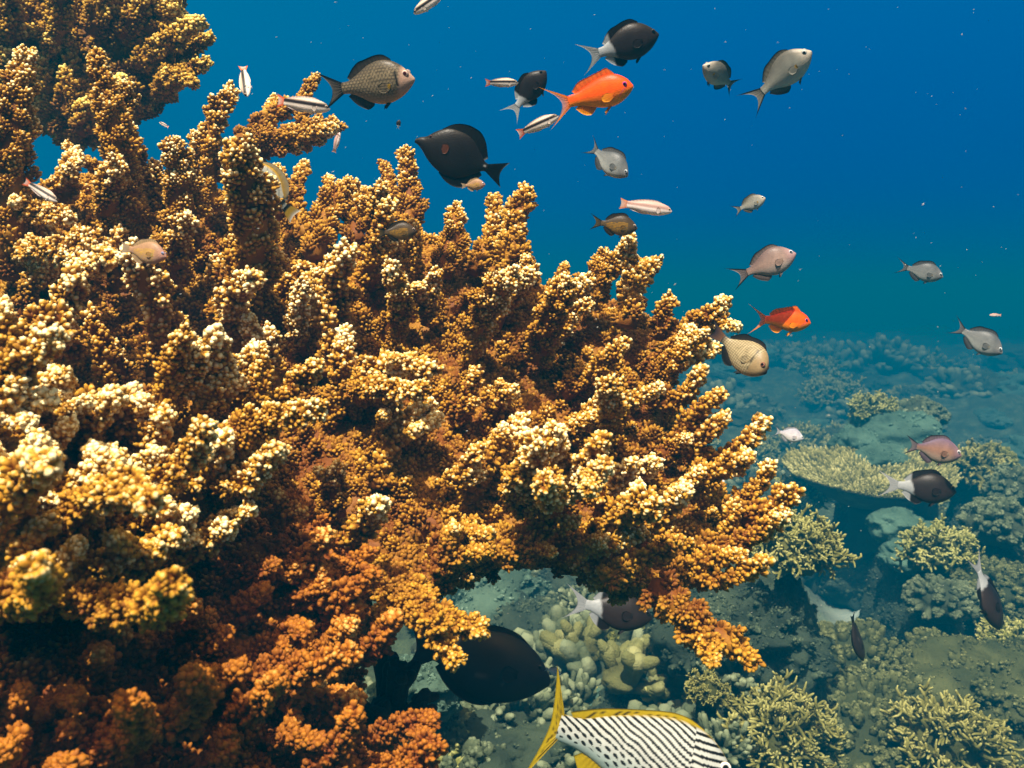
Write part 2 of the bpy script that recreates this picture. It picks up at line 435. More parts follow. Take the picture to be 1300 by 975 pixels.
def colony(name, label, poly, depth, mat, keys, fill, b, seed, thick=.22, tmpl=DOME, bump_step=2.6, pale=1.0, push=.05, forks=(0, 1, 1)):
    rng = random.Random(seed)
    cx = np.mean([p[0] for p in poly]); cy_ = max(p[1] for p in poly)
    root = empty(name, tuple(P(cx, cy_, float(depth(cx, cy_)) + .15)))
    tag(root, label, 'coral', 'brown branching corals in the foreground')
    parts = []
    parts.append(coral_base(poly, depth, mat, root, thick, seed, b, bump_step, push))
    def one(x0, y0, x1, y1, r, dd=0.0, rz=None, dp=None, forks=(0,)):
        d0 = float(depth(x0, y0)) if dp is None else dp
        d1 = d0 + dd
        p0 = P(x0, y0, d0); p1 = P(x1, y1, d1); pxm = d0 / F
        tip_pale = pale * (1 - .5 * float(sst(590, 770, y1))) * rng.uniform(.8, 1.15)      # tip colour less pale towards the lower branches
        mb = MB()
        finger(mb, p0, p1, r * pxm * 1.0, r * pxm * (rz or .48), b, rng, tmpl=tmpl, pale=tip_pale, forks=rng.choice(forks))
        parts.append(mb.build('branch', mat, root))
    for k in keys: one(*k)
    if fill:
        pts = []
        tries = 0
        while len(pts) < fill['n'] and tries < 9000:
            tries += 1
            x = rng.uniform(min(p[0] for p in poly), max(p[0] for p in poly)); y = rng.uniform(min(p[1] for p in poly), max(p[1] for p in poly))
            if not inside(poly, np.array([x]), np.array([y]))[0]: continue
            if any((x - a) ** 2 + (y - c) ** 2 < fill['sp'] ** 2 for a, c in pts): continue
            pts.append((x, y))
            dx, dy, dz = fill['dir'](x, y, rng)
            l = rng.uniform(*fill['len']); r = rng.uniform(*fill['rad'])
            v = nrm(np.array((dx, dy, dz)) + np.array([rng.uniform(-.22, .22) for _ in range(3)]))
            d0 = float(depth(x, y)) + .03
            pxm = d0 / F
            one(x, y, x + v[0] * l, y - v[1] * l, r, -v[2] * l * pxm, None, d0, forks)
    bpy.context.view_layer.update()
    for o in parts:                          # keep the world position, parented under the root
        o.matrix_parent_inverse = Matrix.Translation(-root.location)
    return root

gold = coral_mat('golden_coral', (.14, .042, .004), (.47, .245, .018), (.96, .84, .48))
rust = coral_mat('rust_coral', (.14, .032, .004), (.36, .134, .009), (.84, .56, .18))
olive_gold = coral_mat('olive_gold_coral', (.13, .048, .004), (.42, .235, .014), (.84, .66, .19))

def d_main(x, y):
    x = np.asarray(x, float); y = np.asarray(y, float)
    return 1.27 + 0.00085 * (500 - y) + 0.00012 * (x - 600)
def d_left(x, y):
    x = np.asarray(x, float); y = np.asarray(y, float)
    return 1.42 + 0.0010 * (350 - y) + 0.0003 * (x - 200)
def d_front(x, y):
    x = np.asarray(x, float); y = np.asarray(y, float)
    return 0.92 + 0.0006 * (600 - y) + 0.0006 * (x - 200)
def d_low(x, y):
    x = np.asarray(x, float); y = np.asarray(y, float)
    return 0.88 + 0.0004 * (850 - y) + 0.0005 * (x - 250)
def d_up(x, y):
    x = np.asarray(x, float); y = np.asarray(y, float)
    return 1.85 + 0.0004 * (100 - y) + 0 * x

def dir_main(x, y, rng):
    dx, dy = x - 430, 690 - y
    l = math.hypot(dx, dy) + 1; ux, uy = dx / l, dy / l
    return ux * .8, uy * .55 + .42, rng.uniform(.15, .9)
def dir_up(x, y, rng): return rng.uniform(-.25, .25), 1.0, rng.uniform(.0, .5)
def dir_front(x, y, rng): return .55 + rng.uniform(-.3, .3), .5, rng.uniform(.2, .9)
def dir_low(x, y, rng): return .5 + rng.uniform(-.4, .4), .35 + rng.uniform(-.3, .3), rng.uniform(.4, 1.0)

colony('shelf_coral', 'golden brown coral head overhanging in the upper left corner with a dark shaded underside',
       [(-40, -60), (190, -60), (225, 20), (235, 90), (200, 130), (150, 165), (95, 180), (55, 160), (20, 110), (-40, 110)], d_up, olive_gold,
       [(150, 40, 190, -20, 22, -.05), (190, 40, 222, 5, 20, -.05), (200, 70, 255, 30, 18, -.06), (205, 95, 262, 78, 16, -.05), (200, 110, 246, 106, 15, -.08),
        (120, 40, 130, -30, 24, -.06), (60, 60, 75, -20, 28, -.1), (10, 60, 20, -30, 30, -.1)],
       dict(n=34, sp=26, dir=lambda x, y, r: ((x - 100) / 120, .75, r.uniform(.2, .8)), len=(34, 62), rad=(12, 18)), .0040, 11, thick=.30, pale=.95)

colony('column_coral', 'tall upright coral columns along the left side below the overhanging coral head',
       [(-40, 240), (60, 250), (150, 215), (250, 235), (330, 270), (420, 290), (430, 420), (360, 520), (250, 540), (100, 540), (-40, 520)], d_left, gold,
       [(22, 350, 32, 68, 44, -.05, .42), (165, 300, 122, 72, 34, -.08, .42), (180, 300, 160, 108, 26, -.05, .5), (140, 218, 84, 184, 9, -.02), (60, 240, 100, 205, 12, 0),
        (215, 330, 218, 186, 36, -.08, .5), (150, 300, 148, 215, 30, -.1, .6), (200, 470, 165, 325, 30, -.12, .75),
        (285, 425, 302, 192, 42, -.20, .62), (262, 230, 294, 116, 25, .0, .5), (300, 180, 424, 158, 27, .05, .6), (385, 165, 402, 98, 13, .05), (340, 160, 350, 125, 12, .05), (305, 190, 385, 172, 20, .05), (330, 178, 424, 163, 14, .02), (320, 165, 400, 135, 16, .08),
        (350, 275, 350, 214, 17, .05), (388, 300, 388, 208, 14, .1, .6), (418, 290, 417, 226, 12, .1, .6), (400, 330, 445, 238, 26, .1, .7), (455, 310, 468, 245, 22, .1, .6),
        (485, 300, 486, 208, 14, .1, .5), (512, 310, 513, 193, 26, .06, .5), (90, 450, 96, 352, 26, -.2, .55), (55, 520, 70, 405, 38, -.25, .6),
        (130, 520, 112, 400, 18, -.02, .7), (-10, 300, 120, 302, 20, -.16, .6), (-10, 320, 138, 326, 22, -.18, .6), (-20, 285, 90, 278, 20, -.12, .6), (-10, 335, 110, 342, 20, -.14, .6), (40, 300, 70, 262, 14, -.12), (0, 290, 18, 255, 14, -.12), (310, 440, 322, 355, 24, -.22, .6), (230, 350, 240, 280, 24, -.12, .6),
        (430, 460, 441, 322, 28, -.12, .6), (350, 390, 385, 345, 22, -.05, .6)],
       dict(n=18, sp=46, dir=dir_up, len=(60, 105), rad=(15, 22)), .0032, 12, thick=.30, push=.09)

colony('table_coral_colony', 'large spreading golden coral with pale knobby fingers filling the centre above the black surgeonfish',
       [(370, 360), (470, 310), (560, 310), (650, 345), (710, 385), (790, 385), (850, 430), (845, 520), (880, 600), (930, 650), (915, 700), (870, 735), (850, 775),
        (800, 755), (700, 720), (600, 725), (560, 750), (500, 770), (440, 720), (330, 740), (235, 705), (270, 520)], d_main, gold,
       [(600, 345, 627, 252, 18, .05, .55), (560, 350, 578, 268, 24, .04, .6), (655, 370, 668, 243, 28, .03, .5), (700, 395, 717, 338, 13, .04), (745, 390, 766, 328, 24, .02, .65),
        (795, 415, 797, 325, 20, .0, .65), (838, 430, 850, 380, 19, -.02), (850, 440, 915, 396, 20, -.03, .6), (830, 490, 893, 425, 22, -.05), (845, 515, 890, 470, 18, -.05),
        (860, 560, 916, 500, 17, -.05), (880, 585, 921, 530, 17, -.03), (870, 620, 950, 580, 22, -.05), (920, 650, 977, 590, 17, -.03), (925, 665, 1005, 625, 21, -.05, .7),
        (905, 700, 985, 655, 16, -.03), (880, 735, 970, 712, 19, -.05), (830, 745, 890, 815, 30, -.06, .8), (870, 790, 952, 838, 26, -.03, .6), (880, 800, 905, 842, 18, -.05),
        (520, 740, 612, 798, 19, -.10, .75), (510, 740, 580, 840, 20, -.12, .7), (500, 735, 560, 790, 20, -.12, .8), (495, 430, 497, 338, 24, -.10, .5), (600, 440, 650, 355, 28, -.12, .6), (690, 440, 720, 360, 28, -.10, .6),
        (450, 492, 548, 470, 17, -.14, .7), (450, 500, 535, 498, 17, -.18, .7), (460, 485, 500, 455, 15, -.14), (480, 480, 525, 455, 14, -.14), (660, 620, 690, 560, 26, -.2, .6), (690, 600, 765, 558, 18, -.2, .6), (690, 610, 770, 590, 17, -.2, .6), (700, 620, 745, 622, 17, -.24, .6), (680, 600, 700, 545, 16, -.2, .6), (650, 640, 690, 612, 22, -.24, .7), (770, 670, 828, 645, 24, -.14, .7),
        (760, 560, 770, 490, 26, -.15, .6), (440, 690, 480, 640, 22, -.1)],
       dict(n=58, sp=39, dir=dir_main, len=(70, 130), rad=(15, 22)), .0030, 13, thick=.24)

colony('foreground_coral', 'blurred pale coral fingers nearest the lens at the left edge of the frame',
       [(-60, 500), (60, 520), (180, 520), (260, 490), (340, 520), (330, 600), (260, 680), (200, 730), (90, 770), (-60, 770)], d_front, gold,
       [(210, 520, 235, 428, 20, -.05, .7), (255, 510, 272, 425, 20, -.05, .7), (315, 530, 330, 445, 19, .0, .6), (330, 530, 400, 465, 19, .0, .7), (250, 590, 405, 520, 30, -.03, .6),
        (280, 620, 350, 570, 23, -.06), (0, 520, 70, 430, 31, -.06, .6), (0, 450, 4, 390, 20, 0), (180, 620, 260, 540, 28, -.08), (70, 680, 190, 640, 28, -.16, .6), (90, 760, 215, 742, 28, -.18, .7),
        (-10, 680, 60, 590, 31, -.12), (-20, 760, 40, 720, 28, -.15)],
       dict(n=44, sp=36, dir=dir_front, len=(65, 115), rad=(17, 26)), .0028, 14, thick=.2, tmpl=DOME_HI)

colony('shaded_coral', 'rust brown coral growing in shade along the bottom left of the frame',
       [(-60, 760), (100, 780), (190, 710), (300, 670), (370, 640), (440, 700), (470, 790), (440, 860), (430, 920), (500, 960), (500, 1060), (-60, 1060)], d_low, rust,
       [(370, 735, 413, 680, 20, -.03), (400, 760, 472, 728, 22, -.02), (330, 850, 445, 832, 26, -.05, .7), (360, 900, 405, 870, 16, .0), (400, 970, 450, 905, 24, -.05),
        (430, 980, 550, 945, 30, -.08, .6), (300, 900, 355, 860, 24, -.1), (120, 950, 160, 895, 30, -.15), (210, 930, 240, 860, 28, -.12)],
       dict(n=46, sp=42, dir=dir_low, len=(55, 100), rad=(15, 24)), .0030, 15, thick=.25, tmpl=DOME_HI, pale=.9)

# ================================================================== reef behind
def reef_mat(name, dark, mid, tip, **k): return coral_mat(name, dark, mid, tip, nscale=k.get('ns', 7), rough=.8, spec=.15, bump=.8, bscale=k.get('bs', 90), bdist=.008)
RM = dict(  # reef colours, with the green cast of the water light put in
    olive=reef_mat('olive_twigs', (.035, .045, .012), (.15, .16, .035), (.42, .42, .15)),
    yellow=reef_mat('yellow_twigs', (.036, .042, .010), (.145, .142, .032), (.36, .35, .12)),
    grey=reef_mat('grey_green_fingers', (.028, .040, .022), (.085, .110, .058), (.22, .26, .15)),
    boulder=reef_mat('boulder_skin', (.026, .036, .014), (.085, .098, .036), (.25, .27, .12), ns=9),
    blue=reef_mat('bluish_rock', (.035, .075, .055), (.10, .19, .14), (.24, .38, .29), ns=6),
    leather=reef_mat('leather_skin', (.06, .065, .022), (.15, .16, .055), (.29, .30, .13), ns=12, bs=200),
    maroon=reef_mat('maroon_sponge', (.012, .007, .006), (.035, .016, .012), (.07, .035, .022)),
    pale=reef_mat('pale_plate', (.035, .065, .045), (.10, .17, .12), (.24, .34, .25)),
    table=reef_mat('table_skin', (.035, .040, .014), (.19, .19, .060), (.52, .50, .22)),
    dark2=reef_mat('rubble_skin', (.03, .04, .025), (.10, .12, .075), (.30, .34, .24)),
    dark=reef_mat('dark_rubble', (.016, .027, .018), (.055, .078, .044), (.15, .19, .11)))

def sphere_grid(n=36, m=56):
    th = np.linspace(0, math.pi, n); ph = np.arange(m) * 2 * math.pi / m
    T, Ph = np.meshgrid(th, ph, indexing='ij')
    v = np.stack([np.sin(T) * np.cos(Ph), np.sin(T) * np.sin(Ph), np.cos(T)], -1).reshape(-1, 3)
    i = np.arange(n - 1)[:, None] * m; k = np.arange(m)[None]
    q = np.stack([i + k, i + m + k, i + m + (k + 1) % m, i + (k + 1) % m], -1).reshape(-1, 4)
    return v, q
def lump(mb, Rr, sq, seed, amp=.22, fr=1.6, a=0.0, n=36, m=56, c=(0, 0, 0)):
    v, q = sphere_grid(n, m)
    rad = 1 + amp * fbm(v * fr, 4, seed)
    mb.add(v * rad[:, None] * Rr * np.array((1, 1, sq)) + np.array(c), [q], a)
    def surf(d):
        d = nrm(d); r = 1 + amp * fbm(d * fr, 4, seed)
        return d * r[:, None] * Rr * np.array((1, 1, sq)) + np.array(c)
    return surf
def up_dirs(n, seed, lo=-.1):
    rs = np.random.RandomState(seed); z = rs.uniform(lo, 1, n); a = rs.uniform(0, 6.283, n); r = np.sqrt(np.maximum(0, 1 - z * z))
    return np.stack([r * np.cos(a), r * np.sin(a), z], -1), rs

def m_bush(Rr, seed, n=150, tw=.045, sq=.8):
    mb = MB(); rng = random.Random(seed); lump(mb, Rr * .55, sq, seed, .35, a=.05, n=18, m=28)
    D, rs = up_dirs(n, seed, -.25); flat = np.array((1, 1, sq)); r = Rr * tw
    def twig(q, d, l, lev):
        d = nrm(d + np.array((0, 0, .12))); bd = np.array([rng.uniform(-.16, .16) for _ in range(3)]) * l
        pts = [q, q + d * l * .35 + bd, q + d * l * .7 + bd * 1.2, q + d * l]; k_ = .82 ** lev
        add_tube(mb, pts, [r * 1.15 * k_, r * k_, r * .9 * k_, r * .5 * k_], 6, 0)
        mb.a[-1] = np.concatenate([np.repeat([.1 + .12 * lev, .25 + .1 * lev, .45 + .1 * lev, .9], 6), [.1, 1.0]])
        if lev < 2:
            for f in range(rng.choice((1, 2, 2, 3))):
                twig(pts[rng.choice((1, 2))] , d * .7 + np.array([rng.uniform(-1, 1) for _ in range(3)]) * .95, l * rng.uniform(.5, .8), lev + 1)
    for k in range(n):
        d = nrm(D[k] + np.array([rng.uniform(-.6, .6) for _ in range(3)])); twig(D[k] * Rr * rng.uniform(.38, .68) * flat, d, Rr * rng.uniform(.22, .38), 0)
    return mb
def m_cauli(Rr, seed, n=130, sq=.75, kr=.12):
    mb = MB(); s_ = lump(mb, Rr * .78, sq, seed, .2 if n < 300 else .38, a=.02, n=26, m=40)
    D, rs = up_dirs(n, seed, -.35); c = s_(D); kr_ = Rr * kr * rs.uniform(.75, 1.25, n)
    add_domes(mb, c, nrm(D + rs.normal(0, .15, D.shape)), kr_, rs.uniform(1.5, 2.2, n), rs.uniform(.4, .7, n), DOME_HI)
    for j in range(7):
        d2 = nrm(D + rs.normal(0, .55, D.shape)); add_domes(mb, c + D * (kr_ * 1.0)[:, None] + d2 * (kr_ * .62)[:, None], d2, kr_ * rs.uniform(.3, .5, n), 1.2, rs.uniform(.5, .9, n), DOME)
    return mb
def m_boulder(Rr, seed, sq=.7, bumps=900, bs=.028, amp=.28):
    mb = MB(); s_ = lump(mb, Rr, sq, seed, amp, 2.1, .12, 64, 100)
    D, rs = up_dirs(bumps, seed, -.4); c = s_(D)
    cl = np.clip(.55 + .9 * fbm(D * 5, 3, seed + 2), .12, 1.4)                # knobs gather in clumps
    r = Rr * bs * rs.uniform(.5, 1.5, bumps) * cl
    d1 = nrm(D + rs.normal(0, .35, D.shape)); add_domes(mb, c, d1, r, rs.uniform(.8, 1.9, bumps), rs.uniform(.15, .75, bumps), DOME)
    if amp > .2:
        for j in range(4):
            d2 = nrm(d1 + rs.normal(0, .7, D.shape)); add_domes(mb, c + d1 * r[:, None] * .7 + d2 * r[:, None] * .6, d2, r * rs.uniform(.3, .6, bumps), 1.3, rs.uniform(.3, 1, bumps), DOME_LO)
    return mb
def m_fingers(Rr, seed, n=45, fr=.10, sq=.7, ln=(.45, .8)):
    mb = MB(); rng = random.Random(seed); s_ = lump(mb, Rr * .62, sq, seed, .25, a=.05, n=22, m=32)
    D, rs = up_dirs(n, seed, -.25); c = s_(D)
    for k in range(n):
        d = nrm(D[k] * .8 + np.array((rng.uniform(-.4, .4), rng.uniform(-.4, .4), .45))); l = Rr * rng.uniform(*ln); r = Rr * fr * rng.uniform(.75, 1.3)
        bd = np.array([rng.uniform(-.12, .12) for _ in range(3)]) * l
        add_tube(mb, [c[k] - d * r, c[k] + d * l * .4 + bd, c[k] + d * l * .75 + bd, c[k] + d * l * .96], [r, r * .95, r * 1.08, r * .72], 9, 0, .25, k)
        mb.a[-1] = np.concatenate([np.repeat([.05, .35, .6, .85], 9), [0, .95]])
        for j in range(2):
            d2 = nrm(d + np.array([rng.uniform(-.9, .9) for _ in range(3)])); q = c[k] + d * l * rng.uniform(.3, .7) + bd
            add_tube(mb, [q, q + d2 * r * 1.6, q + d2 * r * 2.5], [r * .8, r * .8, r * .5], 8, .55, .25, k + j)
    return mb
def m_table(Rr, seed, thick=.17, sp=2600):
    plate = MB(); n, m = 14, 72
    rr = np.linspace(0, 1, n); th = np.arange(m) * 2 * math.pi / m
    RR, TH = np.meshgrid(rr, th, indexing='ij'); edge = 1 + .05 * fbm(np.stack([np.cos(th) * 1.6, np.sin(th) * 1.6, th * 0], -1), 4, seed)
    X = RR * np.cos(TH) * edge * Rr; Y = RR * np.sin(TH) * edge * Rr; und = .025 * Rr * fbm(np.stack([X / Rr * 2, Y / Rr * 2, X * 0], -1), 3, seed)
    Zt = .10 * Rr * RR ** 2 + und; Zb = Zt - Rr * thick * (1.05 - RR ** 3) - .25 * Rr * (1 - RR) ** 1.5
    i = np.arange(n - 1)[:, None] * m; k = np.arange(m)[None]
    q = np.stack([i + k, i + m + k, i + m + (k + 1) % m, i + (k + 1) % m], -1).reshape(-1, 4)
    N_ = n * m; kk = np.arange(m); rim = np.stack([(n - 1) * m + kk, N_ + (n - 1) * m + kk, N_ + (n - 1) * m + (kk + 1) % m, (n - 1) * m + (kk + 1) % m], -1)
    plate.add(np.concatenate([np.stack([X, Y, Zt], -1).reshape(-1, 3), np.stack([X, Y, Zb], -1).reshape(-1, 3)]), [q, q[:, ::-1] + N_, rim], 0)
    rs = np.random.RandomState(seed); r = np.sqrt(rs.uniform(0, 1, sp)); a = rs.uniform(0, 6.283, sp); ei = np.interp(a, th, edge, period=6.2832)
    x = r * np.cos(a) * ei * Rr * 1.01; y = r * np.sin(a) * ei * Rr * 1.01
    z = .10 * Rr * r ** 2 + .025 * Rr * fbm(np.stack([x / Rr * 2, y / Rr * 2, x * 0], -1), 3, seed)
    d = nrm(np.stack([np.cos(a) * r * .8, np.sin(a) * r * .8, np.ones(sp)], -1) + rs.normal(0, .2, (sp, 3)))
    add_domes(plate, np.stack([x, y, z], -1), d, Rr * .016 * rs.uniform(.7, 1.3, sp), rs.uniform(2, 4.5, sp), rs.uniform(.5, 1, sp), DOME)
    stalk = MB(); add_tube(stalk, [(0, 0, -.85 * Rr), (0, 0, -.6 * Rr), (0, 0, -.42 * Rr), (0, 0, -.31 * Rr)], [.34 * Rr, .24 * Rr, .26 * Rr, .4 * Rr], 18, .05, .3, seed)
    return plate, stalk

rngb = random.Random(77)
def outcrop(c, rad, zlow, label):
    """the rock a coral grows on, when it stands clear of the reef floor"""
    g = float(ground_h(c[0], c[1])); top_ = c[2] + zlow; gap = top_ - g
    if gap < .05: return
    mb = MB(); h = gap * .44 + .04; rr = rad * .85; v, q = sphere_grid(40, 60)
    n_ = 1 + .22 * fbm(v * 2.4, 5, int(abs(c[0] * 1000)) % 97); v = v * n_[:, None]
    flare = 1 + .35 * np.clip(-v[:, 2], -.6, 1)                     # broader at the foot
    pts = np.stack([v[:, 0] * rr * flare, v[:, 1] * rr * flare, v[:, 2] * h], -1)
    mb.add(pts, [q], .1)
    D, rs = up_dirs(900, 5, -.5); nr = 1 + .22 * fbm(D * 2.4, 5, int(abs(c[0] * 1000)) % 97); D2 = D * nr[:, None]; fl = 1 + .35 * np.clip(-D2[:, 2], -.6, 1)
    cc = np.stack([D2[:, 0] * rr * fl, D2[:, 1] * rr * fl, D2[:, 2] * h], -1)
    add_domes(mb, cc, nrm(D + rs.normal(0, .4, D.shape)), rr * .05 * rs.uniform(.4, 1.5, 900), rs.uniform(.6, 1.8, 900), rs.uniform(.1, .8, 900), DOME_LO)
    o = mb.build('rock', RM['dark']); o.location = (c[0], c[1] + rad * .3, g + h - .07)
    w = label.split(); tag(o, 'dark encrusted rock under the ' + ' '.join(w[:11]), 'rock')
def put(name, mb, mat, px, py, d, label, cat='coral', group=None, ks=KS):
    o = mb.build(name, RM[mat]); o.location = tuple(P(px, py, d * ks)); o.scale = (ks,) * 3; o.rotation_euler.z = rngb.uniform(0, 6.28)
    V = np.concatenate(mb.v); outcrop(o.location, ks * float(np.percentile(np.abs(V[:, 0]), 95)), ks * float(np.percentile(V[:, 2], 12)), label)
    return tag(o, label, cat, group)
def rpx(r, d): return r * d / F

# --- right hand side, hand placed
put('bush_coral', m_bush(rpx(66, 2.1), 3, 190, .035), 'yellow', 1008, 702, 2.1, 'yellow twiggy bush coral behind the right tip of the golden coral', group='twiggy bush corals')
put('bush_coral', m_bush(rpx(82, 1.95), 4, 210, .033), 'yellow', 988, 940, 1.95, 'yellow twiggy bush coral on the seabed behind the striped sweetlips', group='twiggy bush corals')
put('bush_coral', m_bush(rpx(85, 2.05), 5, 150, .032), 'yellow', 1205, 950, 2.05, 'loose yellow twiggy coral at the bottom right near the bright sand', group='twiggy bush corals')
put('bush_coral', m_bush(rpx(55, 2.9), 6, 150, .04), 'olive', 1190, 705, 2.9, 'dark olive bush coral left of the vertical black fish', group='twiggy bush corals')
put('bush_coral', m_bush(rpx(60, 2.7), 16, 150, .04), 'olive', 1285, 835, 2.7, 'dark olive bush coral at the right edge below the vertical black fish', group='twiggy bush corals')
put('bush_coral', m_bush(rpx(46, 3.8), 17, 120, .045), 'olive', 1025, 630, 4.3, 'olive bush coral under the left rim of the table coral', group='twiggy bush corals')
put('bush_coral', m_bush(rpx(48, 4.2), 18, 120, .045), 'yellow', 1235, 600, 4.3, 'yellow green bush coral right of the table coral', group='twiggy bush corals')
put('bush_coral', m_bush(rpx(34, 2.0), 19, 100, .04), 'yellow', 898, 880, 2.0, 'small yellow twiggy coral above the head of the striped sweetlips', group='twiggy bush corals')
put('cauliflower_coral', m_cauli(rpx(42, 2.8), 21), 'grey', 1195, 765, 2.8, 'round cauliflower coral left of the vertical black fish', group='cauliflower corals')
put('cauliflower_coral', m_cauli(rpx(46, 3.2), 22), 'grey', 1268, 668, 3.2, 'cauliflower coral at the right edge above the vertical black fish', group='cauliflower corals')
put('cauliflower_coral', m_cauli(rpx(38, 3.6), 23), 'grey', 1285, 622, 3.7, 'upper cauliflower coral at the right edge near the mauve fish', group='cauliflower corals')
put('cauliflower_coral', m_cauli(rpx(36, 3.6), 24), 'olive', 1262, 588, 4.4, 'small olive cauliflower coral far right above the other cauliflower corals', group='cauliflower corals')
put('rounded_boulder', m_boulder(rpx(60, 4.7), 31, .75, 700, .03, .18), 'blue', 1132, 562, 4.7, 'pale rounded boulder coral behind the table coral', 'boulder')
put('rounded_boulder', m_boulder(rpx(34, 4.6), 32, .8, 500, .03, .18), 'blue', 1090, 568, 4.6, 'smaller rounded boulder left of the pale boulder behind the table coral', 'boulder')
put('rounded_boulder', m_boulder(rpx(42, 4.45), 30, .6, 500, .03, .18), 'blue', 1118, 590, 4.45, 'low pale boulder just above the rim of the table coral', 'boulder')
put('rounded_boulder', m_boulder(rpx(34, 3.6), 33, .6, 300, .02, .2), 'blue', 1138, 668, 3.6, 'bluish smooth rock under the table coral, upper left of three', 'rock')
put('rounded_boulder', m_boulder(rpx(30, 3.6), 34, .55, 300, .02, .2), 'blue', 1172, 680, 3.6, 'bluish smooth rock under the table coral, right of three', 'rock')
put('rounded_boulder', m_boulder(rpx(40, 3.4), 35, .5, 300, .02, .2), 'blue', 1160, 708, 3.4, 'bluish smooth rock under the table coral, lowest of three', 'rock')
put('mound_coral', m_cauli(rpx(120, 2.45), 36, 800, .72, .042), 'boulder', 1080, 885, 2.45, 'broad knobby coral mound behind the small upright dark fish', group='knobby coral mounds')
put('mound_coral', m_cauli(rpx(125, 2.2), 37, 800, .72, .042), 'boulder', 1105, 955, 2.2, 'broad knobby coral mound between the two twiggy corals at the bottom right', group='knobby coral mounds')
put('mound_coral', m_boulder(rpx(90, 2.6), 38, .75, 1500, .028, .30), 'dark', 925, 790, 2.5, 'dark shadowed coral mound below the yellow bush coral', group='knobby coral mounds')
put('mound_coral', m_cauli(rpx(80, 2.4), 39, 600, .75, .05), 'boulder', 1185, 862, 2.5, 'knobby coral mound beside the sandy gap on the right', group='knobby coral mounds')
put('mound_coral', m_boulder(rpx(105, 2.3), 40, .6, 1900, .036, .30), 'boulder', 1275, 890, 2.35, 'pale sunlit coral mound near the bottom right corner', group='knobby coral mounds')
put('mound_coral', m_cauli(rpx(80, 3.0), 42, 500, .7, .06), 'boulder', 1270, 760, 3.1, 'greenish mound behind the vertical black fish', group='knobby coral mounds')
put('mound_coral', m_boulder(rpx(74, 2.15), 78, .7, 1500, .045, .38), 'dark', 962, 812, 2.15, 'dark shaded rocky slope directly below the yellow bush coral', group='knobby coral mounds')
put('finger_coral', m_fingers(rpx(46, 2.1), 45, 55, .09), 'grey', 935, 868, 2.1, 'grey finger coral below the lowest tip of the golden coral', group='finger corals')
put('finger_coral', m_fingers(rpx(40, 1.9), 46, 60, .09), 'grey', 912, 952, 1.9, 'small grey finger coral beside the eye of the striped sweetlips', group='finger corals')
def table(px, py, d, rp, label, seed, mat='table', tilt=8):
    root = empty('table_coral', tuple(P(px, py, d * KS))); root.scale = (KS,) * 3; tag(root, label, 'coral'); root.rotation_euler = (R(tilt), 0, 0)
    a, b_ = m_table(rpx(rp, d), seed); outcrop(root.location, KS * rpx(rp, d) * .55, -.80 * KS * rpx(rp, d), label)
    a.build('plate', RM[mat], root); b_.build('stalk', RM['dark'], root)
table(1106, 606, 4.2, 104, 'wide flat olive table coral on the right behind the two toned fish', 51)

put('bush_coral', m_bush(rpx(34, 4.7), 52, 110, .05, .6), 'olive', 1108, 522, 4.7, 'small spreading coral on top of the pale boulder behind the table coral', group='twiggy bush corals')
put('cauliflower_coral', m_cauli(rpx(36, 4.7), 53, 130, .7), 'grey', 1165, 530, 4.8, 'dim knobby coral right of the top of the pale boulder', group='cauliflower corals')
# --- below the golden coral
put('finger_coral', m_fingers(rpx(62, 2.33), 61, 75, .085), 'grey', 655, 905, 2.33, 'grey finger coral beneath the black surgeonfish', group='finger corals')
put('finger_coral', m_fingers(rpx(52, 2.46), 62, 60, .09), 'grey', 575, 915, 2.46, 'grey finger coral left of the one beneath the surgeonfish', group='finger corals')
put('finger_coral', m_fingers(rpx(46, 2.27), 63, 60, .09), 'grey', 640, 968, 2.27, 'grey finger coral below the tail of the striped sweetlips', group='finger corals')
put('finger_coral', m_fingers(rpx(40, 2.52), 64, 55, .09), 'grey', 560, 965, 2.33, 'grey finger coral at the bottom beside the golden coral clump', group='finger corals')
put('finger_coral', m_fingers(rpx(42, 2.90), 65, 70, .08), 'grey', 755, 775, 3.02, 'grey finger coral behind the white tail under the golden coral', group='finger corals')
put('finger_coral', m_fingers(rpx(44, 2.77), 66, 60, .09), 'grey', 725, 905, 2.52, 'grey finger coral behind the yellow tail of the striped sweetlips', group='finger corals')
put('leather_coral', m_fingers(rpx(46, 2.46), 67, 13, .21, .6, (.45, .85)), 'leather', 790, 862, 2.46, 'yellow green leather coral with thick lobes above the striped sweetlips', group='leather corals')
put('leather_coral', m_fingers(rpx(34, 2.52), 68, 10, .22, .6, (.45, .85)), 'leather', 850, 872, 2.49, 'smaller yellow green leather coral lobes right of the bigger one', group='leather corals')
put('leather_coral', m_fingers(rpx(34, 2.58), 69, 6, .34, .7, (.6, .9)), 'leather', 740, 830, 2.65, 'upright leather coral lobe right of the surgeonfish head', group='leather corals')
put('mound_coral', m_cauli(rpx(66, 2.77), 70, 420, .5, .055), 'olive', 800, 822, 2.83, 'olive brown knobby coral plate behind the leather coral', group='knobby coral mounds')
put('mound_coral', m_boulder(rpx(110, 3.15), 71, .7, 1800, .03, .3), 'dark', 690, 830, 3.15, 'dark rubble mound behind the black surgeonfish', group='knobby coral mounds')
put('mound_coral', m_boulder(rpx(80, 3.28), 72, .5, 1200, .04, .3), 'pale', 610, 770, 3.28, 'pale bluish green coral mound in the gap under the golden coral', group='knobby coral mounds')
put('mound_coral', m_boulder(rpx(60, 2.1), 73, .6, 900, .04, .3), 'pale', 540, 870, 2.1, 'pale bluish mound behind the maroon sponge', group='knobby coral mounds')
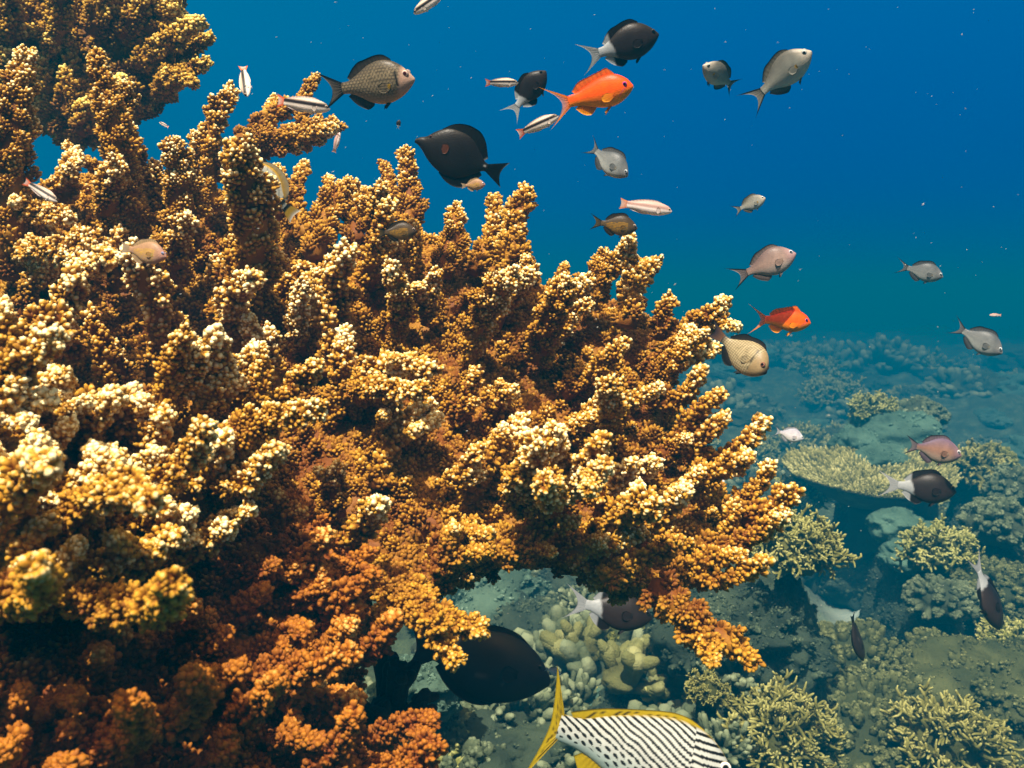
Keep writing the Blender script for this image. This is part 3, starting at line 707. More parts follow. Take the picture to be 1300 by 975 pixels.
put('mound_coral', m_boulder(rpx(90, 2.52), 74, .6, 1800, .03, .3), 'dark', 590, 990, 2.46, 'dark rubble mound at the bottom below the finger corals', group='knobby coral mounds')
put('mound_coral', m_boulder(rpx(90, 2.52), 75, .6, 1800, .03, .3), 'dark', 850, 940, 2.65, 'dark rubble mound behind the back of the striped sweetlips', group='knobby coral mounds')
put('mound_coral', m_boulder(rpx(60, 3.28), 77, .6, 900, .04, .3), 'pale', 880, 790, 3.40, 'pale mound seen through the gap above the lowest golden tip', group='knobby coral mounds')
put('sponge', m_fingers(rpx(44, 1.35), 76, 10, .22, .9, (.7, 1.2)), 'maroon', 492, 905, 1.35, 'dark maroon lobed sponge beside the golden coral at the bottom', 'sponge', ks=1.0)

# --- low heads over the slope, copies of a few kinds
protos = []
for k in range(3):
    protos += [(m_bush(.2, 100 + k, 90, .05).mesh('bush_coral'), 'olive', 'bush_coral'), (m_cauli(.2, 110 + k, 90).mesh('cauliflower_coral'), 'grey', 'cauliflower_coral'),
               (m_boulder(.22, 120 + k, .6, 700).mesh('mound_coral'), 'boulder', 'mound_coral'), (m_fingers(.2, 130 + k, 45).mesh('finger_coral'), 'grey', 'finger_coral'),
               (m_boulder(.22, 140 + k, .6, 500).mesh('mound_coral'), 'blue', 'mound_coral'), (m_boulder(.24, 150 + k, .45, 600).mesh('mound_coral'), 'dark', 'mound_coral')]
for me, mk, _ in protos: me.materials.append(RM[mk])
FILL = {'bush_coral': 'low olive bush coral among the many heads covering the reef slope', 'cauliflower_coral': 'low grey cauliflower coral among the many heads covering the reef slope',
        'mound_coral': 'low rounded coral mound among the many heads covering the reef slope', 'finger_coral': 'low grey finger coral among the many heads covering the reef slope'}
GRP = {'bush_coral': 'bush corals over the reef slope', 'cauliflower_coral': 'cauliflower corals over the reef slope', 'mound_coral': 'coral mounds over the reef slope', 'finger_coral': 'finger corals over the reef slope'}
cnt = 0
while cnt < 290:
    far = rngb.random()
    y = 2.0 + 15.5 * far ** 1.7; x = rngb.uniform(-.25, .62) * y * 1.02
    px = 650 + F * x / y
    if px < 480 or px > 1380: continue
    if y < 5.4 and abs(x - 1.13 - 0.28 * (y - 2.9)) < .34: continue
    me, mk, nm = rngb.choice(protos)
    o = link(nm, me); sc_ = rngb.uniform(.35, .95) * (0.7 + y * .15)
    x *= KS; y *= KS; sc_ *= KS
    o.location = (x, y, float(ground_h(x, y)) + .02 * sc_); o.scale = (sc_, sc_, sc_ * rngb.uniform(.7, 1.15)); o.rotation_euler = (rngb.uniform(-.15, .15), rngb.uniform(-.15, .15), rngb.uniform(0, 6.28))
    tag(o, FILL[nm], 'coral', GRP[nm]); cnt += 1

# --- broken coral between the heads
def rubble():
    rs = np.random.RandomState(8); n = 9000
    y = 1.7 + 7.5 * rs.uniform(0, 1, n) ** 1.5; x = (rs.uniform(-.3, .62, n)) * y
    cl = fbm(np.stack([x * 2.2, y * 2.2, x * 0], -1), 3, 31); keep = (cl > -.25) & (np.abs(x - 1.13 - .28 * (y - 2.9)) > .22); x = x[keep] * KS; y = y[keep] * KS; n = len(x)
    c = np.stack([x, y, ground_h(x, y) + .002], -1); d = nrm(rs.normal(0, 1, (n, 3)) + np.array((0, 0, .7)))
    mb = MB(); add_domes(mb, c, d, KS * rs.uniform(.006, .024, n) * rs.uniform(.5, 1.3, n), rs.uniform(.6, 3.2, n), rs.uniform(.1, .9, n), DOME)
    tag(mb.build('rubble', RM['dark2']), 'broken coral rubble strewn between the coral heads', kind='stuff')
rubble()

# --- the reef rock that carries the golden coral, mostly below the frame
def reef_rock():
    g = float(ground_h(-.75, 1.35)); mb = MB(); top_ = -.78; h = (top_ - g) * .5 + .05; v, q = sphere_grid(70, 110)
    v = v * (1 + .16 * fbm(v * 2.6, 5, 44))[:, None]; v[:, :2] *= (1 + .35 * np.clip(-v[:, 2:3], -.5, 1))
    mb.add(v * np.array((.62, .55, h)), [q], .1)
    o = mb.build('rock', RM['dark']); o.location = (-.78, 1.45, g + h - .05)
    tag(o, 'dark reef rock under the rust brown coral at the bottom left', 'rock')
reef_rock()

# ================================================================== fish
FM_BODY = fish_mat('fish_skin', .42, 0, 60)
FM_PLAIN = fish_mat('fish_skin_small', .42, 0, 45)
FM_FIN = fish_mat('fish_fin', .5, .35)
FM_EYE = fish_mat('fish_eye', .08)

def herm(pts, x):
    p = np.array(pts, float); X = p[:, 0]; Y = p[:, 1]
    m = np.gradient(Y, X); i = np.clip(np.searchsorted(X, x) - 1, 0, len(X) - 2); h = X[i + 1] - X[i]; t = np.clip((x - X[i]) / h, 0, 1)
    return (2 * t**3 - 3 * t**2 + 1) * Y[i] + (t**3 - 2 * t**2 + t) * h * m[i] + (-2 * t**3 + 3 * t**2) * Y[i + 1] + (t**3 - t**2) * h * m[i + 1]
def mixc(a, b, t): t = np.clip(np.asarray(t, float), 0, 1)[..., None]; return np.asarray(a) * (1 - t) + np.asarray(b) * t
H = lambda *c: s2l(c)

class Spec: pass
def spec(**k):
    s_ = Spec(); s_.__dict__.update(dict(ns=64, nm=36, eye=(.085, .035, .026), iris=H(200, 190, 170), pup=H(8, 8, 10), bodymat=FM_PLAIN, skin=None, tail=(.30, .26, .13, .17), fins=[], pec=(.30, -.02, .17), pelv=(.34, .15),
                       fc=None, tail_bulge=.03, gain=.88, zs=1.0, own_pec=False)); s_.__dict__.update(k)
    zs = s_.zs                                                      # body depth
    for a_ in ('top', 'bot'): setattr(s_, a_, [(x_, y_ * zs) for x_, y_ in getattr(s_, a_)])
    s_.wid = [(x_, y_ * zs ** .5) for x_, y_ in s_.wid]
    s_.eye = (s_.eye[0], s_.eye[1] * zs, s_.eye[2] * zs ** .5)
    s_.tail = s_.tail[:3] + (s_.tail[3] * zs,)
    if s_.pec: s_.pec = (s_.pec[0], s_.pec[1] * zs, s_.pec[2])
    return s_

def fin_grid(root, edge, n, v, y0=0, th=.006, bulge=(0, 0)):
    """closed thin fin between a root line and an edge line, thin at the edge; returns verts, faces, u, v"""
    def res(p, n):
        p = np.array(p, float); t = np.linspace(0, 1, len(p)); return np.stack([herm(np.stack([t, p[:, k]], 1), np.linspace(0, 1, n)) for k in range(p.shape[1])], 1)
    r = res(root, n); e = res(edge, n); V = np.linspace(0, 1, v)
    g = r[:, None] * (1 - V)[None, :, None] + e[:, None] * V[None, :, None] + (V * (1 - V))[None, :, None] * np.array(bulge)[None, None] * 4
    U = np.repeat(np.linspace(0, 1, n)[:, None], v, 1); VV = np.repeat(V[None], n, 0)
    tk = th * (1 - .85 * VV) * (1 - .6 * np.abs(2 * U - 1) ** 6)
    tk = tk + th * .25 * np.sin(U * n * 1.6) * (1 - VV)
    a = np.stack([g[..., 0], y0 + tk, g[..., 1]], -1).reshape(-1, 3); b = np.stack([g[..., 0], y0 - tk, g[..., 1]], -1).reshape(-1, 3)
    i = np.arange(n - 1)[:, None] * v; k = np.arange(v - 1)[None]
    q = np.stack([i + k, i + k + 1, i + v + k + 1, i + v + k], -1).reshape(-1, 4); N_ = n * v
    bd = [j for j in range(v)] + [i2 * v + v - 1 for i2 in range(1, n)] + [(n - 1) * v + j for j in range(v - 2, -1, -1)] + [i2 * v for i2 in range(n - 2, 0, -1)]
    rim = [(bd[j], bd[(j + 1) % len(bd)], bd[(j + 1) % len(bd)] + N_, bd[j] + N_) for j in range(len(bd))]
    return np.concatenate([a, b]), [q, q[:, ::-1] + N_, np.array(rim)], np.tile(U.ravel(), 2), np.tile(VV.ravel(), 2)

def fish(kind, sp, head, tail, d, label, yaw=0.0, roll=0.0, bend=0.0, cat='fish', flip=False, group=None, eyes=True):
    Lu = max(sp.tail[0], sp.tail[1]); Lt = 1 + Lu; xm = .5 - Lt / 2
    hp = P(head[0], head[1], d); tp = P(tail[0], tail[1], d)
    X = hp - tp; plen = np.linalg.norm(X); X = X / plen
    mid = (hp + tp) / 2; toward = nrm(-mid)
    toward = nrm(toward - X * (toward @ X))
    Z = np.cross(toward, X)
    if (Z @ UP < 0) != flip: Z = -Z
    cyw, syw = math.cos(R(yaw)), math.sin(R(yaw))
    L_ = plen / max(.25, abs(cyw)) / Lt
    X2 = X * cyw + toward * syw
    Y2 = np.cross(Z, X2)
    cr_, sr_ = math.cos(R(roll)), math.sin(R(roll)); Z3 = Z * cr_ + Y2 * sr_; Y3 = np.cross(Z3, X2)
    M = Matrix(((X2[0], Y3[0], Z3[0], 0), (X2[1], Y3[1], Z3[1], 0), (X2[2], Y3[2], Z3[2], 0), (0, 0, 0, 1)))
    root = empty(kind); root.matrix_world = Matrix.Translation(Vector(mid)) @ M @ Matrix.Scale(L_, 4)
    tag(root, label, cat, group)
    if bend == 0: bend = .34 * math.sin(head[0] * 1.7 + head[1])         # each one caught at its own tail beat
    def warp(v):
        v = v.copy(); x = v[:, 0]; v[:, 1] += bend * np.clip(.15 - x, 0, None) ** 2 * 1.0; v[:, 0] = x - xm; return v
    # body
    ns, nm = sp.ns, sp.nm; s1 = (1 - np.cos(np.linspace(0, 1, ns) * math.pi * .86)) / (1 - math.cos(math.pi * .86))
    top = herm(sp.top, s1); bot = herm(sp.bot, s1); wd = np.maximum(herm(sp.wid, s1), .002)
    a = np.arange(nm) * 2 * math.pi / nm
    S, A = np.meshgrid(s1, a, indexing='ij'); T_ = np.repeat(top[:, None], nm, 1); B_ = np.repeat(bot[:, None], nm, 1); W_ = np.repeat(wd[:, None], nm, 1)
    zc = (T_ + B_) / 2 + (T_ - B_) * -.04; ca, sa = np.cos(A), np.sin(A)
    Zv = np.where(sa > 0, zc + (T_ - zc) * sa, zc + (zc - B_) * sa); Yv = W_ * np.sign(ca) * np.abs(ca) ** 1.15
    v = np.stack([.5 - S, Yv, Zv], -1).reshape(-1, 3)
    i = np.arange(ns - 1)[:, None] * nm; k = np.arange(nm)[None]
    q = np.stack([i + k, i + (k + 1) % nm, i + nm + (k + 1) % nm, i + nm + k], -1).reshape(-1, 4)
    v = np.concatenate([v, [[.5 + .004, 0, (top[0] + bot[0]) / 2], [-.5, 0, 0]]]); e0 = ns * nm; kk = np.arange(nm)
    t0 = np.stack([(kk + 1) % nm, kk, np.full(nm, e0)], -1); t1 = np.stack([(ns - 1) * nm + kk, (ns - 1) * nm + (kk + 1) % nm, np.full(nm, e0 + 1)], -1)
    sv = .5 - v[:, 0]; tv = herm(sp.top, np.clip(sv, 0, 1)); bv = herm(sp.bot, np.clip(sv, 0, 1)); qv = (v[:, 2] - bv) / np.maximum(tv - bv, 1e-3) * 2 - 1
    mb = MB(); mb.add(warp(v), [q, t0, t1]); mb.build('body', sp.bodymat, root, colors=sp.skin(sv, qv, v) * sp.gain)
    def pecfin(g, post):                      # side fins lie on the flank and take its colour, with their own base
        v, fcs, u, w = g; s_ = .5 - v[:, 0]; c = sp.skin(s_, np.full(len(v), -.15), v) * (.86 + .28 * (np.sin(u * 50) > 0))[:, None]
        own = sp.fc('pectoral_fin', u, w * 0, v); c = mixc(own, c, (w - .18) / .15) if not sp.own_pec else sp.fc('pectoral_fin', u, w, v)
        mb = MB(); mb.add(warp(post(v)), fcs); mb.build('pectoral_fin', FM_FIN, root, colors=c * sp.gain)
    def addfin(name, g, mat=FM_FIN, post=None, fname=None):
        v, fcs, u, w = g
        if post is not None: v = post(v)
        mb = MB(); mb.add(warp(v), fcs); mb.build(name, mat, root, colors=sp.fc(fname or name, u, w, v) * sp.gain)
    # tail: root from top to bottom of the peduncle, edge from upper lobe round the fork to the lower lobe
    up, lo, fk, spr = sp.tail; pt, pb = herm(sp.top, np.array([.985]))[0] * .95, herm(sp.bot, np.array([.985]))[0] * .95
    n_ = 25; u = np.linspace(0, 1, n_); wv = np.abs(2 * u - 1) ** getattr(sp, 'lobe', 1.6)
    ex = -.5 - fk - (np.where(u < .5, up, lo) - fk) * wv; ez = spr * np.sign(1 - 2 * u) * np.abs(1 - 2 * u) ** .9
    addfin('tail_fin', fin_grid(np.stack([np.full(n_, -.485), pt + (pb - pt) * u], 1), np.stack([ex, ez], 1), 33, 9, th=.012))
    for nm_, side, s0, s1_, hs, lean in sp.fins:
        n_ = len(hs); ss = np.linspace(s0, s1_, n_); prof = herm(sp.top if side > 0 else sp.bot, ss)
        base = prof - side * .025; rootl = np.stack([.5 - ss, base], 1); edge = np.stack([.5 - ss - lean * (.3 + .7 * np.linspace(0, 1, n_)), prof + side * np.array(hs)], 1)
        addfin(nm_, fin_grid(rootl, edge, 33, 7, th=.008))
    if sp.pec:
        ps, pz, pl = sp.pec; w0 = float(herm(sp.wid, np.array([ps]))[0])
        for sd in (1, -1):
            g = fin_grid([(.5 - ps, pz + .028), (.5 - ps - .005, pz), (.5 - ps, pz - .028)], [(.5 - ps - pl * .62, pz + .055), (.5 - ps - pl * .92, pz + .03), (.5 - ps - pl, pz - .02), (.5 - ps - pl * .85, pz - .065), (.5 - ps - pl * .5, pz - .08)], 15, 7, 0, .004)
            pecfin(g, post=lambda v, sd=sd: np.stack([v[:, 0], sd * (w0 * .99 + .12 * np.clip(.5 - ps - v[:, 0], 0, None)) + v[:, 1], v[:, 2]], 1))
    if sp.pelv:
        ps, pl = sp.pelv; pz = float(herm(sp.bot, np.array([ps]))[0])
        for sd in (1, -1):
            g = fin_grid([(.5 - ps, pz + .02), (.5 - ps - .06, pz + .015)], [(.5 - ps - pl * .8, pz - pl * .55), (.5 - ps - pl * .75, pz - pl * .22)], 7, 5, 0, .004)
            addfin('pelvic_fin', g, post=lambda v, sd=sd: np.stack([v[:, 0], sd * (.02 + .25 * np.clip(pz + .02 - v[:, 2], 0, None)) + v[:, 1], v[:, 2]], 1))
    if eyes:
        es, ez, er = sp.eye; w0 = float(herm(sp.wid, np.array([es]))[0]); tz = float(herm(sp.top, np.array([es]))[0]); bz = float(herm(sp.bot, np.array([es]))[0]); zcn = (tz + bz) / 2
        hh = (tz - zcn) if ez > zcn else (zcn - bz); yy = w0 * math.sqrt(max(.05, 1 - ((ez - zcn) / max(hh, 1e-3)) ** 2)) ** 1.1
        for sd in (1, -1):
            v, qd = sphere_grid(22, 24); v = np.stack([v[:, 0], v[:, 2] * .55 * sd, v[:, 1]], 1) * er
            rad = np.hypot(v[:, 0], v[:, 2]) / er; front = v[:, 1] * sd > 0
            c = mixc(mixc(sp.pup, sp.iris, (rad - .52) / .08), getattr(sp, 'rim', sp.iris * .6), (rad - .86) / .08)
            c[~front] = sp.iris * .5
            v = v + np.array((.5 - es, sd * (yy - er * .12), ez))
            mb = MB(); mb.add(warp(v), [qd if sd < 0 else qd[:, ::-1]]); mb.build('eye', FM_EYE, root, colors=c)
    return root

def nz(v, f, s=0, o=3): return fbm(v * f, o, s)
CH = dict(top=[(0, .01), (.04, .05), (.12, .115), (.25, .185), (.42, .215), (.6, .185), (.8, .10), (.92, .06), (1, .058)],
          bot=[(0, -.02), (.04, -.055), (.12, -.11), (.25, -.165), (.45, -.195), (.62, -.165), (.8, -.09), (.92, -.055), (1, -.052)],
          wid=[(0, .015), (.05, .045), (.15, .08), (.32, .10), (.5, .09), (.7, .06), (.88, .028), (1, .016)],
          zs=1.35, fins=[('dorsal_fin', 1, .27, .86, (.03, .065, .07, .07, .075, .10, .085, .02), .05), ('anal_fin', -1, .58, .87, (.03, .10, .11, .09, .02), .06)])
def skin_basic(back, side, belly, head=None, lines=None):
    def f(s_, q, v):
        c = mixc(mixc(belly, side, (q + .75) / .6), back, (q - .1) / .8)
        if head is not None: c = mixc(head, c, (s_ - .10) / .16)
        if lines is not None:
            ln = (np.sin(v[:, 2] * 150) > .2) & (s_ > .28) & (s_ < .85) & (q > -.85) & (q < .35)
            c = mixc(c, lines, ln * .75)
        return c * (1 + .12 * nz(v, 9)[:, None])
    return f
def fc_basic(body, edge, pec=None, rear=None, pecl=.34):
    def f(name, u, w, v):
        c = mixc(body, edge, (w - .55) / .4)
        if name == 'tail_fin': c = mixc(mixc(body, rear if rear is not None else body * 1.3, w), edge, np.maximum((np.abs(2 * u - 1) - .55) / .2, 0) * 1.0)
        if name == 'pectoral_fin': c = mixc(pec if pec is not None else body, mixc(body, np.ones(3), pecl), (w - .2) / .2)
        return c * (.85 + .3 * (np.sin(u * 70) > 0))[:, None]
    return f
def scaled_skin(base, edge_, dark, belly, head):
    def f(s_, q, v):
        g = np.abs(np.sin(v[:, 0] * 62 + np.where(np.floor(v[:, 2] * 27) % 2 == 0, 0, 1.57))) * np.abs(np.sin(v[:, 2] * 27 * math.pi))
        c = mixc(edge_, base, (g - .15) / .4); c = mixc(c, dark, (q - .45) / .6); c = mixc(belly, c, (q + .95) / .5)
        c = mixc(head, c, (s_ - .16 + .05 * q) / .06)
        bar = np.exp(-((s_ - .215 - .02 * q) / .016) ** 2) * (q > -.35) * (q < .5)
        return mixc(c, H(18, 15, 14), bar)
    return f
BLK = H(14, 13, 14)
greyd = spec(**CH, gain=.62, ns=130, nm=80, bodymat=FM_PLAIN, eye=(.10, .062, .040), iris=H(205, 180, 165), pup=H(60, 14, 18), rim=H(60, 50, 45), tail=(.33, .30, .14, .19),
             skin=scaled_skin(H(150, 134, 105), H(84, 74, 58), H(66, 58, 48), H(176, 150, 120), H(196, 160, 138)), pec=(.30, -.035, .17),
             fc=fc_basic(H(70, 62, 52), BLK, H(190, 150, 40), H(120, 110, 100)))
silver = spec(**CH, gain=.68, eye=(.095, .05, .038), iris=H(190, 195, 190), tail=(.36, .34, .12, .20),
              skin=skin_basic(H(98, 96, 88), H(165, 164, 152), H(210, 212, 204), H(188, 178, 162)), fc=fc_basic(H(120, 115, 100), BLK, H(205, 165, 60), H(150, 150, 145)))
pinkish = spec(**CH, gain=.58, eye=(.095, .045, .036), iris=H(190, 190, 200), tail=(.36, .34, .13, .19), skin=skin_basic(H(120, 100, 98), H(178, 150, 138), H(205, 190, 180), H(186, 150, 150)),
               fc=fc_basic(H(130, 115, 110), BLK, H(190, 160, 140), H(160, 150, 150)))
slate = spec(**CH, gain=.62, eye=(.095, .045, .036), iris=H(190, 200, 205), tail=(.38, .36, .10, .20), skin=skin_basic(H(84, 90, 96), H(128, 132, 132), H(185, 190, 186), H(138, 138, 138)),
             fc=fc_basic(H(90, 92, 95), BLK, H(150, 145, 130), H(120, 125, 130)))
pale = spec(**CH, eye=(.095, .045, .036), iris=H(220, 220, 220), tail=(.30, .28, .12, .17), skin=skin_basic(H(150, 150, 165), H(205, 200, 205), H(230, 226, 220), H(205, 205, 210)),
            fc=fc_basic(H(170, 175, 180), H(90, 92, 100), H(210, 200, 180), H(200, 205, 210)))
mauve = spec(**CH, gain=.55, eye=(.095, .045, .036), iris=H(200, 200, 205), tail=(.32, .30, .13, .16), skin=skin_basic(H(118, 98, 122), H(172, 130, 110), H(205, 180, 160), H(165, 130, 140)),
             fc=fc_basic(H(140, 120, 130), H(60, 50, 60), H(190, 160, 140), H(170, 160, 160)))
blues = spec(**CH, eye=(.09, .04, .034), iris=H(120, 130, 140), tail=(.30, .28, .12, .17), skin=skin_basic(H(60, 92, 118), H(95, 130, 150), H(150, 180, 190)), fc=fc_basic(H(170, 200, 210), H(150, 190, 205)))
linedd = spec(**CH, gain=.42, ns=110, nm=90, eye=(.09, .045, .036), iris=H(170, 150, 130), tail=(.33, .30, .14, .17), skin=skin_basic(H(70, 56, 44), H(120, 98, 66), H(140, 118, 80), H(100, 82, 68), H(225, 165, 20)),
              fc=fc_basic(H(80, 66, 50), BLK, H(150, 130, 90), H(130, 110, 60)))
rosey = spec(**CH, gain=.5, ns=110, nm=90, eye=(.09, .045, .034), iris=H(150, 160, 200), tail=(.22, .22, .16, .11), skin=skin_basic(H(190, 150, 115), H(208, 160, 120), H(225, 185, 160), H(214, 160, 140), H(235, 190, 40)),
             fc=fc_basic(H(215, 180, 130), H(220, 190, 150), H(225, 200, 120), H(220, 200, 170)))
def bi_skin(s_, q, v):
    c = mixc(H(62, 48, 44), H(44, 34, 32), (q + .6) / 1.0) * (1 + .2 * nz(v, 8)[:, None])
    return mixc(c, H(205, 212, 216), (s_ - .75 - .03 * q + .01 * nz(v, 20)) / .03)
def bi_fc(name, u, w, v):
    s_ = .5 - v[:, 0]; c = np.tile(H(36, 28, 26), (len(u), 1)) * (.85 + .3 * (np.sin(u * 70) > 0))[:, None]
    return mixc(c, H(215, 222, 226), (s_ - .77) / .03)
bicol = spec(**CH, gain=.42, eye=(.09, .045, .034), iris=H(45, 42, 42), tail=(.34, .32, .12, .19), skin=bi_skin, fc=bi_fc)
# orange sea goldfish
AN = dict(top=[(0, .0), (.05, .06), (.14, .12), (.28, .165), (.45, .165), (.65, .125), (.85, .075), (1, .062)],
          bot=[(0, -.03), (.05, -.07), (.14, -.115), (.3, -.16), (.48, -.155), (.65, -.12), (.85, -.068), (1, -.055)],
          wid=[(0, .015), (.06, .05), (.18, .085), (.35, .095), (.55, .08), (.8, .04), (1, .018)])
def an_skin(s_, q, v):
    c = mixc(H(248, 150, 16), H(246, 90, 4), (q + .75) / .7); c = mixc(c, H(240, 62, 4), (q - .5) / .4)
    line = np.exp(-((v[:, 2] - (.015 - (s_ - .09) * .85)) / .010) ** 2) * (s_ > .09) * (s_ < .24)
    return mixc(c, H(206, 70, 110), line * .8) * (1 + .10 * nz(v, 12)[:, None])
def an_fc(name, u, w, v):
    c = mixc(H(246, 122, 8), H(240, 150, 30), w)
    if name == 'tail_fin': c = mixc(H(246, 126, 8), mixc(H(200, 150, 150), H(240, 150, 10), (np.abs(2 * u - 1) - .45) / .3), w * 1.3)
    if name in ('pectoral_fin', 'pelvic_fin', 'anal_fin'): c = mixc(H(244, 122, 8), H(244, 160, 20), w)
    if name == 'dorsal_fin': c = mixc(H(240, 88, 6), H(228, 120, 40), w)
    return c * (.88 + .24 * (np.sin(u * 60) > 0))[:, None]
anth = spec(**AN, own_pec=True, zs=1.42, ns=90, nm=48, eye=(.115, .03, .032), iris=H(150, 60, 130), pup=H(20, 8, 40), rim=H(225, 90, 60), tail=(.40, .38, .10, .24), lobe=1.5, skin=an_skin, fc=an_fc, pec=(.30, -.05, .20), pelv=(.36, .18),
            fins=[('dorsal_fin', 1, .22, .86, (.02, .10, .085, .08, .085, .10, .10, .03), .06), ('anal_fin', -1, .60, .85, (.02, .10, .12, .10, .03), .07)])
# striped slender wrasse
WR = dict(top=[(0, .0), (.05, .035), (.15, .065), (.35, .085), (.6, .08), (.85, .052), (1, .046)], bot=[(0, -.015), (.05, -.04), (.15, -.065), (.38, -.09), (.6, -.08), (.85, -.05), (1, -.044)],
          wid=[(0, .012), (.06, .032), (.2, .055), (.4, .062), (.65, .05), (.85, .028), (1, .014)],
          zs=1.65, fins=[('dorsal_fin', 1, .24, .9, (.01, .03, .032, .032, .032, .034, .03, .01), .03), ('anal_fin', -1, .52, .9, (.01, .03, .032, .03, .01), .03)])
def wr_skin(back, stripe, belly, z0=.03, zw=.034):
    def f(s_, q, v):
        c = mixc(belly, back, (q - .35) / .35); z = v[:, 2] - .012 * (s_ < .2)
        return mixc(c, stripe, np.clip(1.6 - np.abs(v[:, 2] - z0 - .01) / zw, 0, 1))
    return f
def wr_fc(a, b):
    def f(name, u, w, v):
        c = mixc(a, a * 1.1, w)
        if name == 'tail_fin': c = mixc(b, mixc(a, b, (np.abs(2 * u - 1) - .5) / .2), w)
        return c * (.9 + .2 * (np.sin(u * 60) > 0))[:, None]
    return f
wr = spec(**WR, eye=(.075, .02, .022), iris=H(190, 170, 150), tail=(.17, .17, .13, .085), skin=wr_skin(H(200, 178, 158), H(30, 20, 18), H(240, 226, 212), .028, .042), fc=wr_fc(H(225, 205, 195), H(232, 110, 50)), pec=(.25, -.01, .10), pelv=(.3, .08))
wrp = spec(**WR, eye=(.07, .018, .02), iris=H(190, 170, 150), tail=(.16, .16, .13, .075), skin=wr_skin(H(190, 150, 140), H(165, 130, 120), H(238, 222, 214)), fc=wr_fc(H(215, 190, 180), H(225, 150, 110)), pec=(.25, -.01, .10), pelv=None)
# black sailfin tang
TG = dict(top=[(0, .0), (.05, .035), (.12, .07), (.2, .15), (.32, .235), (.5, .27), (.7, .235), (.86, .12), (.95, .052), (1, .046)], bot=[(0, -.045), (.05, -.055), (.12, -.09), (.22, -.16), (.38, -.235), (.55, -.26), (.72, -.225), (.87, -.12), (.95, -.055), (1, -.046)],
          wid=[(0, .018), (.08, .035), (.2, .06), (.4, .075), (.65, .06), (.9, .025), (1, .016)],
          fins=[('dorsal_fin', 1, .27, .91, (.02, .06, .09, .11, .12, .135, .12, .03), .05), ('anal_fin', -1, .42, .91, (.02, .06, .09, .11, .12, .10, .02), .05)])
def tg_skin(s_, q, v):
    c = np.tile(H(38, 30, 26), (len(s_), 1)) * (1 + .25 * nz(v, 7)[:, None])
    return mixc(c, H(230, 230, 225), np.exp(-((s_ - .955) / .014) ** 2 - ((v[:, 2] - .012) / .012) ** 2))
tang = spec(**TG, own_pec=True, zs=1.12, gain=.42, ns=90, nm=60, eye=(.18, .085, .020), iris=H(80, 50, 45), tail=(.24, .24, .17, .155), skin=tg_skin, fc=lambda n, u, w, v: np.tile(H(110, 60, 34) if n == 'pectoral_fin' else H(34, 28, 25), (len(u), 1)) * (.8 + .35 * (np.sin(u * 90) > 0))[:, None], pec=(.36, .03, .10), pelv=None)
# dark surgeonfish
SG = dict(top=[(0, .0), (.04, .05), (.12, .125), (.28, .205), (.48, .235), (.68, .20), (.85, .115), (.95, .05), (1, .042)], bot=[(0, -.045), (.04, -.075), (.12, -.13), (.3, -.205), (.5, -.235), (.68, -.205), (.85, -.115), (.95, -.05), (1, -.042)],
          wid=[(0, .02), (.06, .05), (.2, .085), (.4, .10), (.65, .075), (.9, .03), (1, .016)],
          fins=[('dorsal_fin', 1, .2, .92, (.01, .035, .04, .045, .045, .05, .05, .02), .04), ('anal_fin', -1, .42, .92, (.01, .035, .045, .05, .05, .02), .04)])
surg = spec(**SG, zs=1.22, gain=.75, ns=80, nm=48, eye=(.11, .06, .018), iris=H(50, 40, 38), tail=(.25, .25, .15, .17), skin=lambda s_, q, v: mixc(np.tile(H(40, 33, 31), (len(s_), 1)) * (1 + .25 * nz(v, 8)[:, None]), H(96, 86, 80), np.exp(-((v[:, 2] + .10 - .12 * (s_ - .5)) / .006) ** 2) * (s_ > .38) * (s_ < .62) * .6),
            fc=lambda n, u, w, v: np.tile(H(26, 22, 22), (len(u), 1)) * (.8 + .35 * (np.sin(u * 90) > 0))[:, None], pec=(.28, -.02, .14), pelv=None)
# reticulated damsel seen from the front
RT_ = dict(top=[(0, .02), (.04, .09), (.12, .19), (.25, .275), (.42, .30), (.6, .26), (.8, .14), (.92, .075), (1, .07)], bot=[(0, -.03), (.04, -.08), (.12, -.16), (.25, -.23), (.45, -.265), (.62, -.235), (.8, -.13), (.92, -.07), (1, -.065)],
           wid=[(0, .03), (.05, .07), (.15, .11), (.32, .135), (.5, .12), (.7, .08), (.88, .035), (1, .02)],
           fins=[('dorsal_fin', 1, .25, .88, (.02, .06, .07, .07, .07, .11, .09, .02), .05), ('anal_fin', -1, .58, .88, (.03, .10, .12, .09, .02), .06)])
def rt_skin(s_, q, v):
    g = np.abs(np.sin(v[:, 0] * 70)) * np.abs(np.sin(v[:, 2] * 85)); c = mixc(H(134, 118, 84), H(206, 188, 146), (g - .1) / .35)
    c = mixc(H(176, 150, 108), c, (s_ - .24) / .04)
    bar = np.exp(-((s_ - .30 - .05 * q) / .022) ** 2) * (q > -.6); c = mixc(c, H(30, 26, 24), bar * .9 * np.clip(.6 + .7 * nz(v, 14), 0, 1))
    c = mixc(c, H(34, 28, 28), np.exp(-(s_ / .05) ** 2) * (q > -2))
    return mixc(c, H(60, 50, 44), (s_ - .9) / .1)
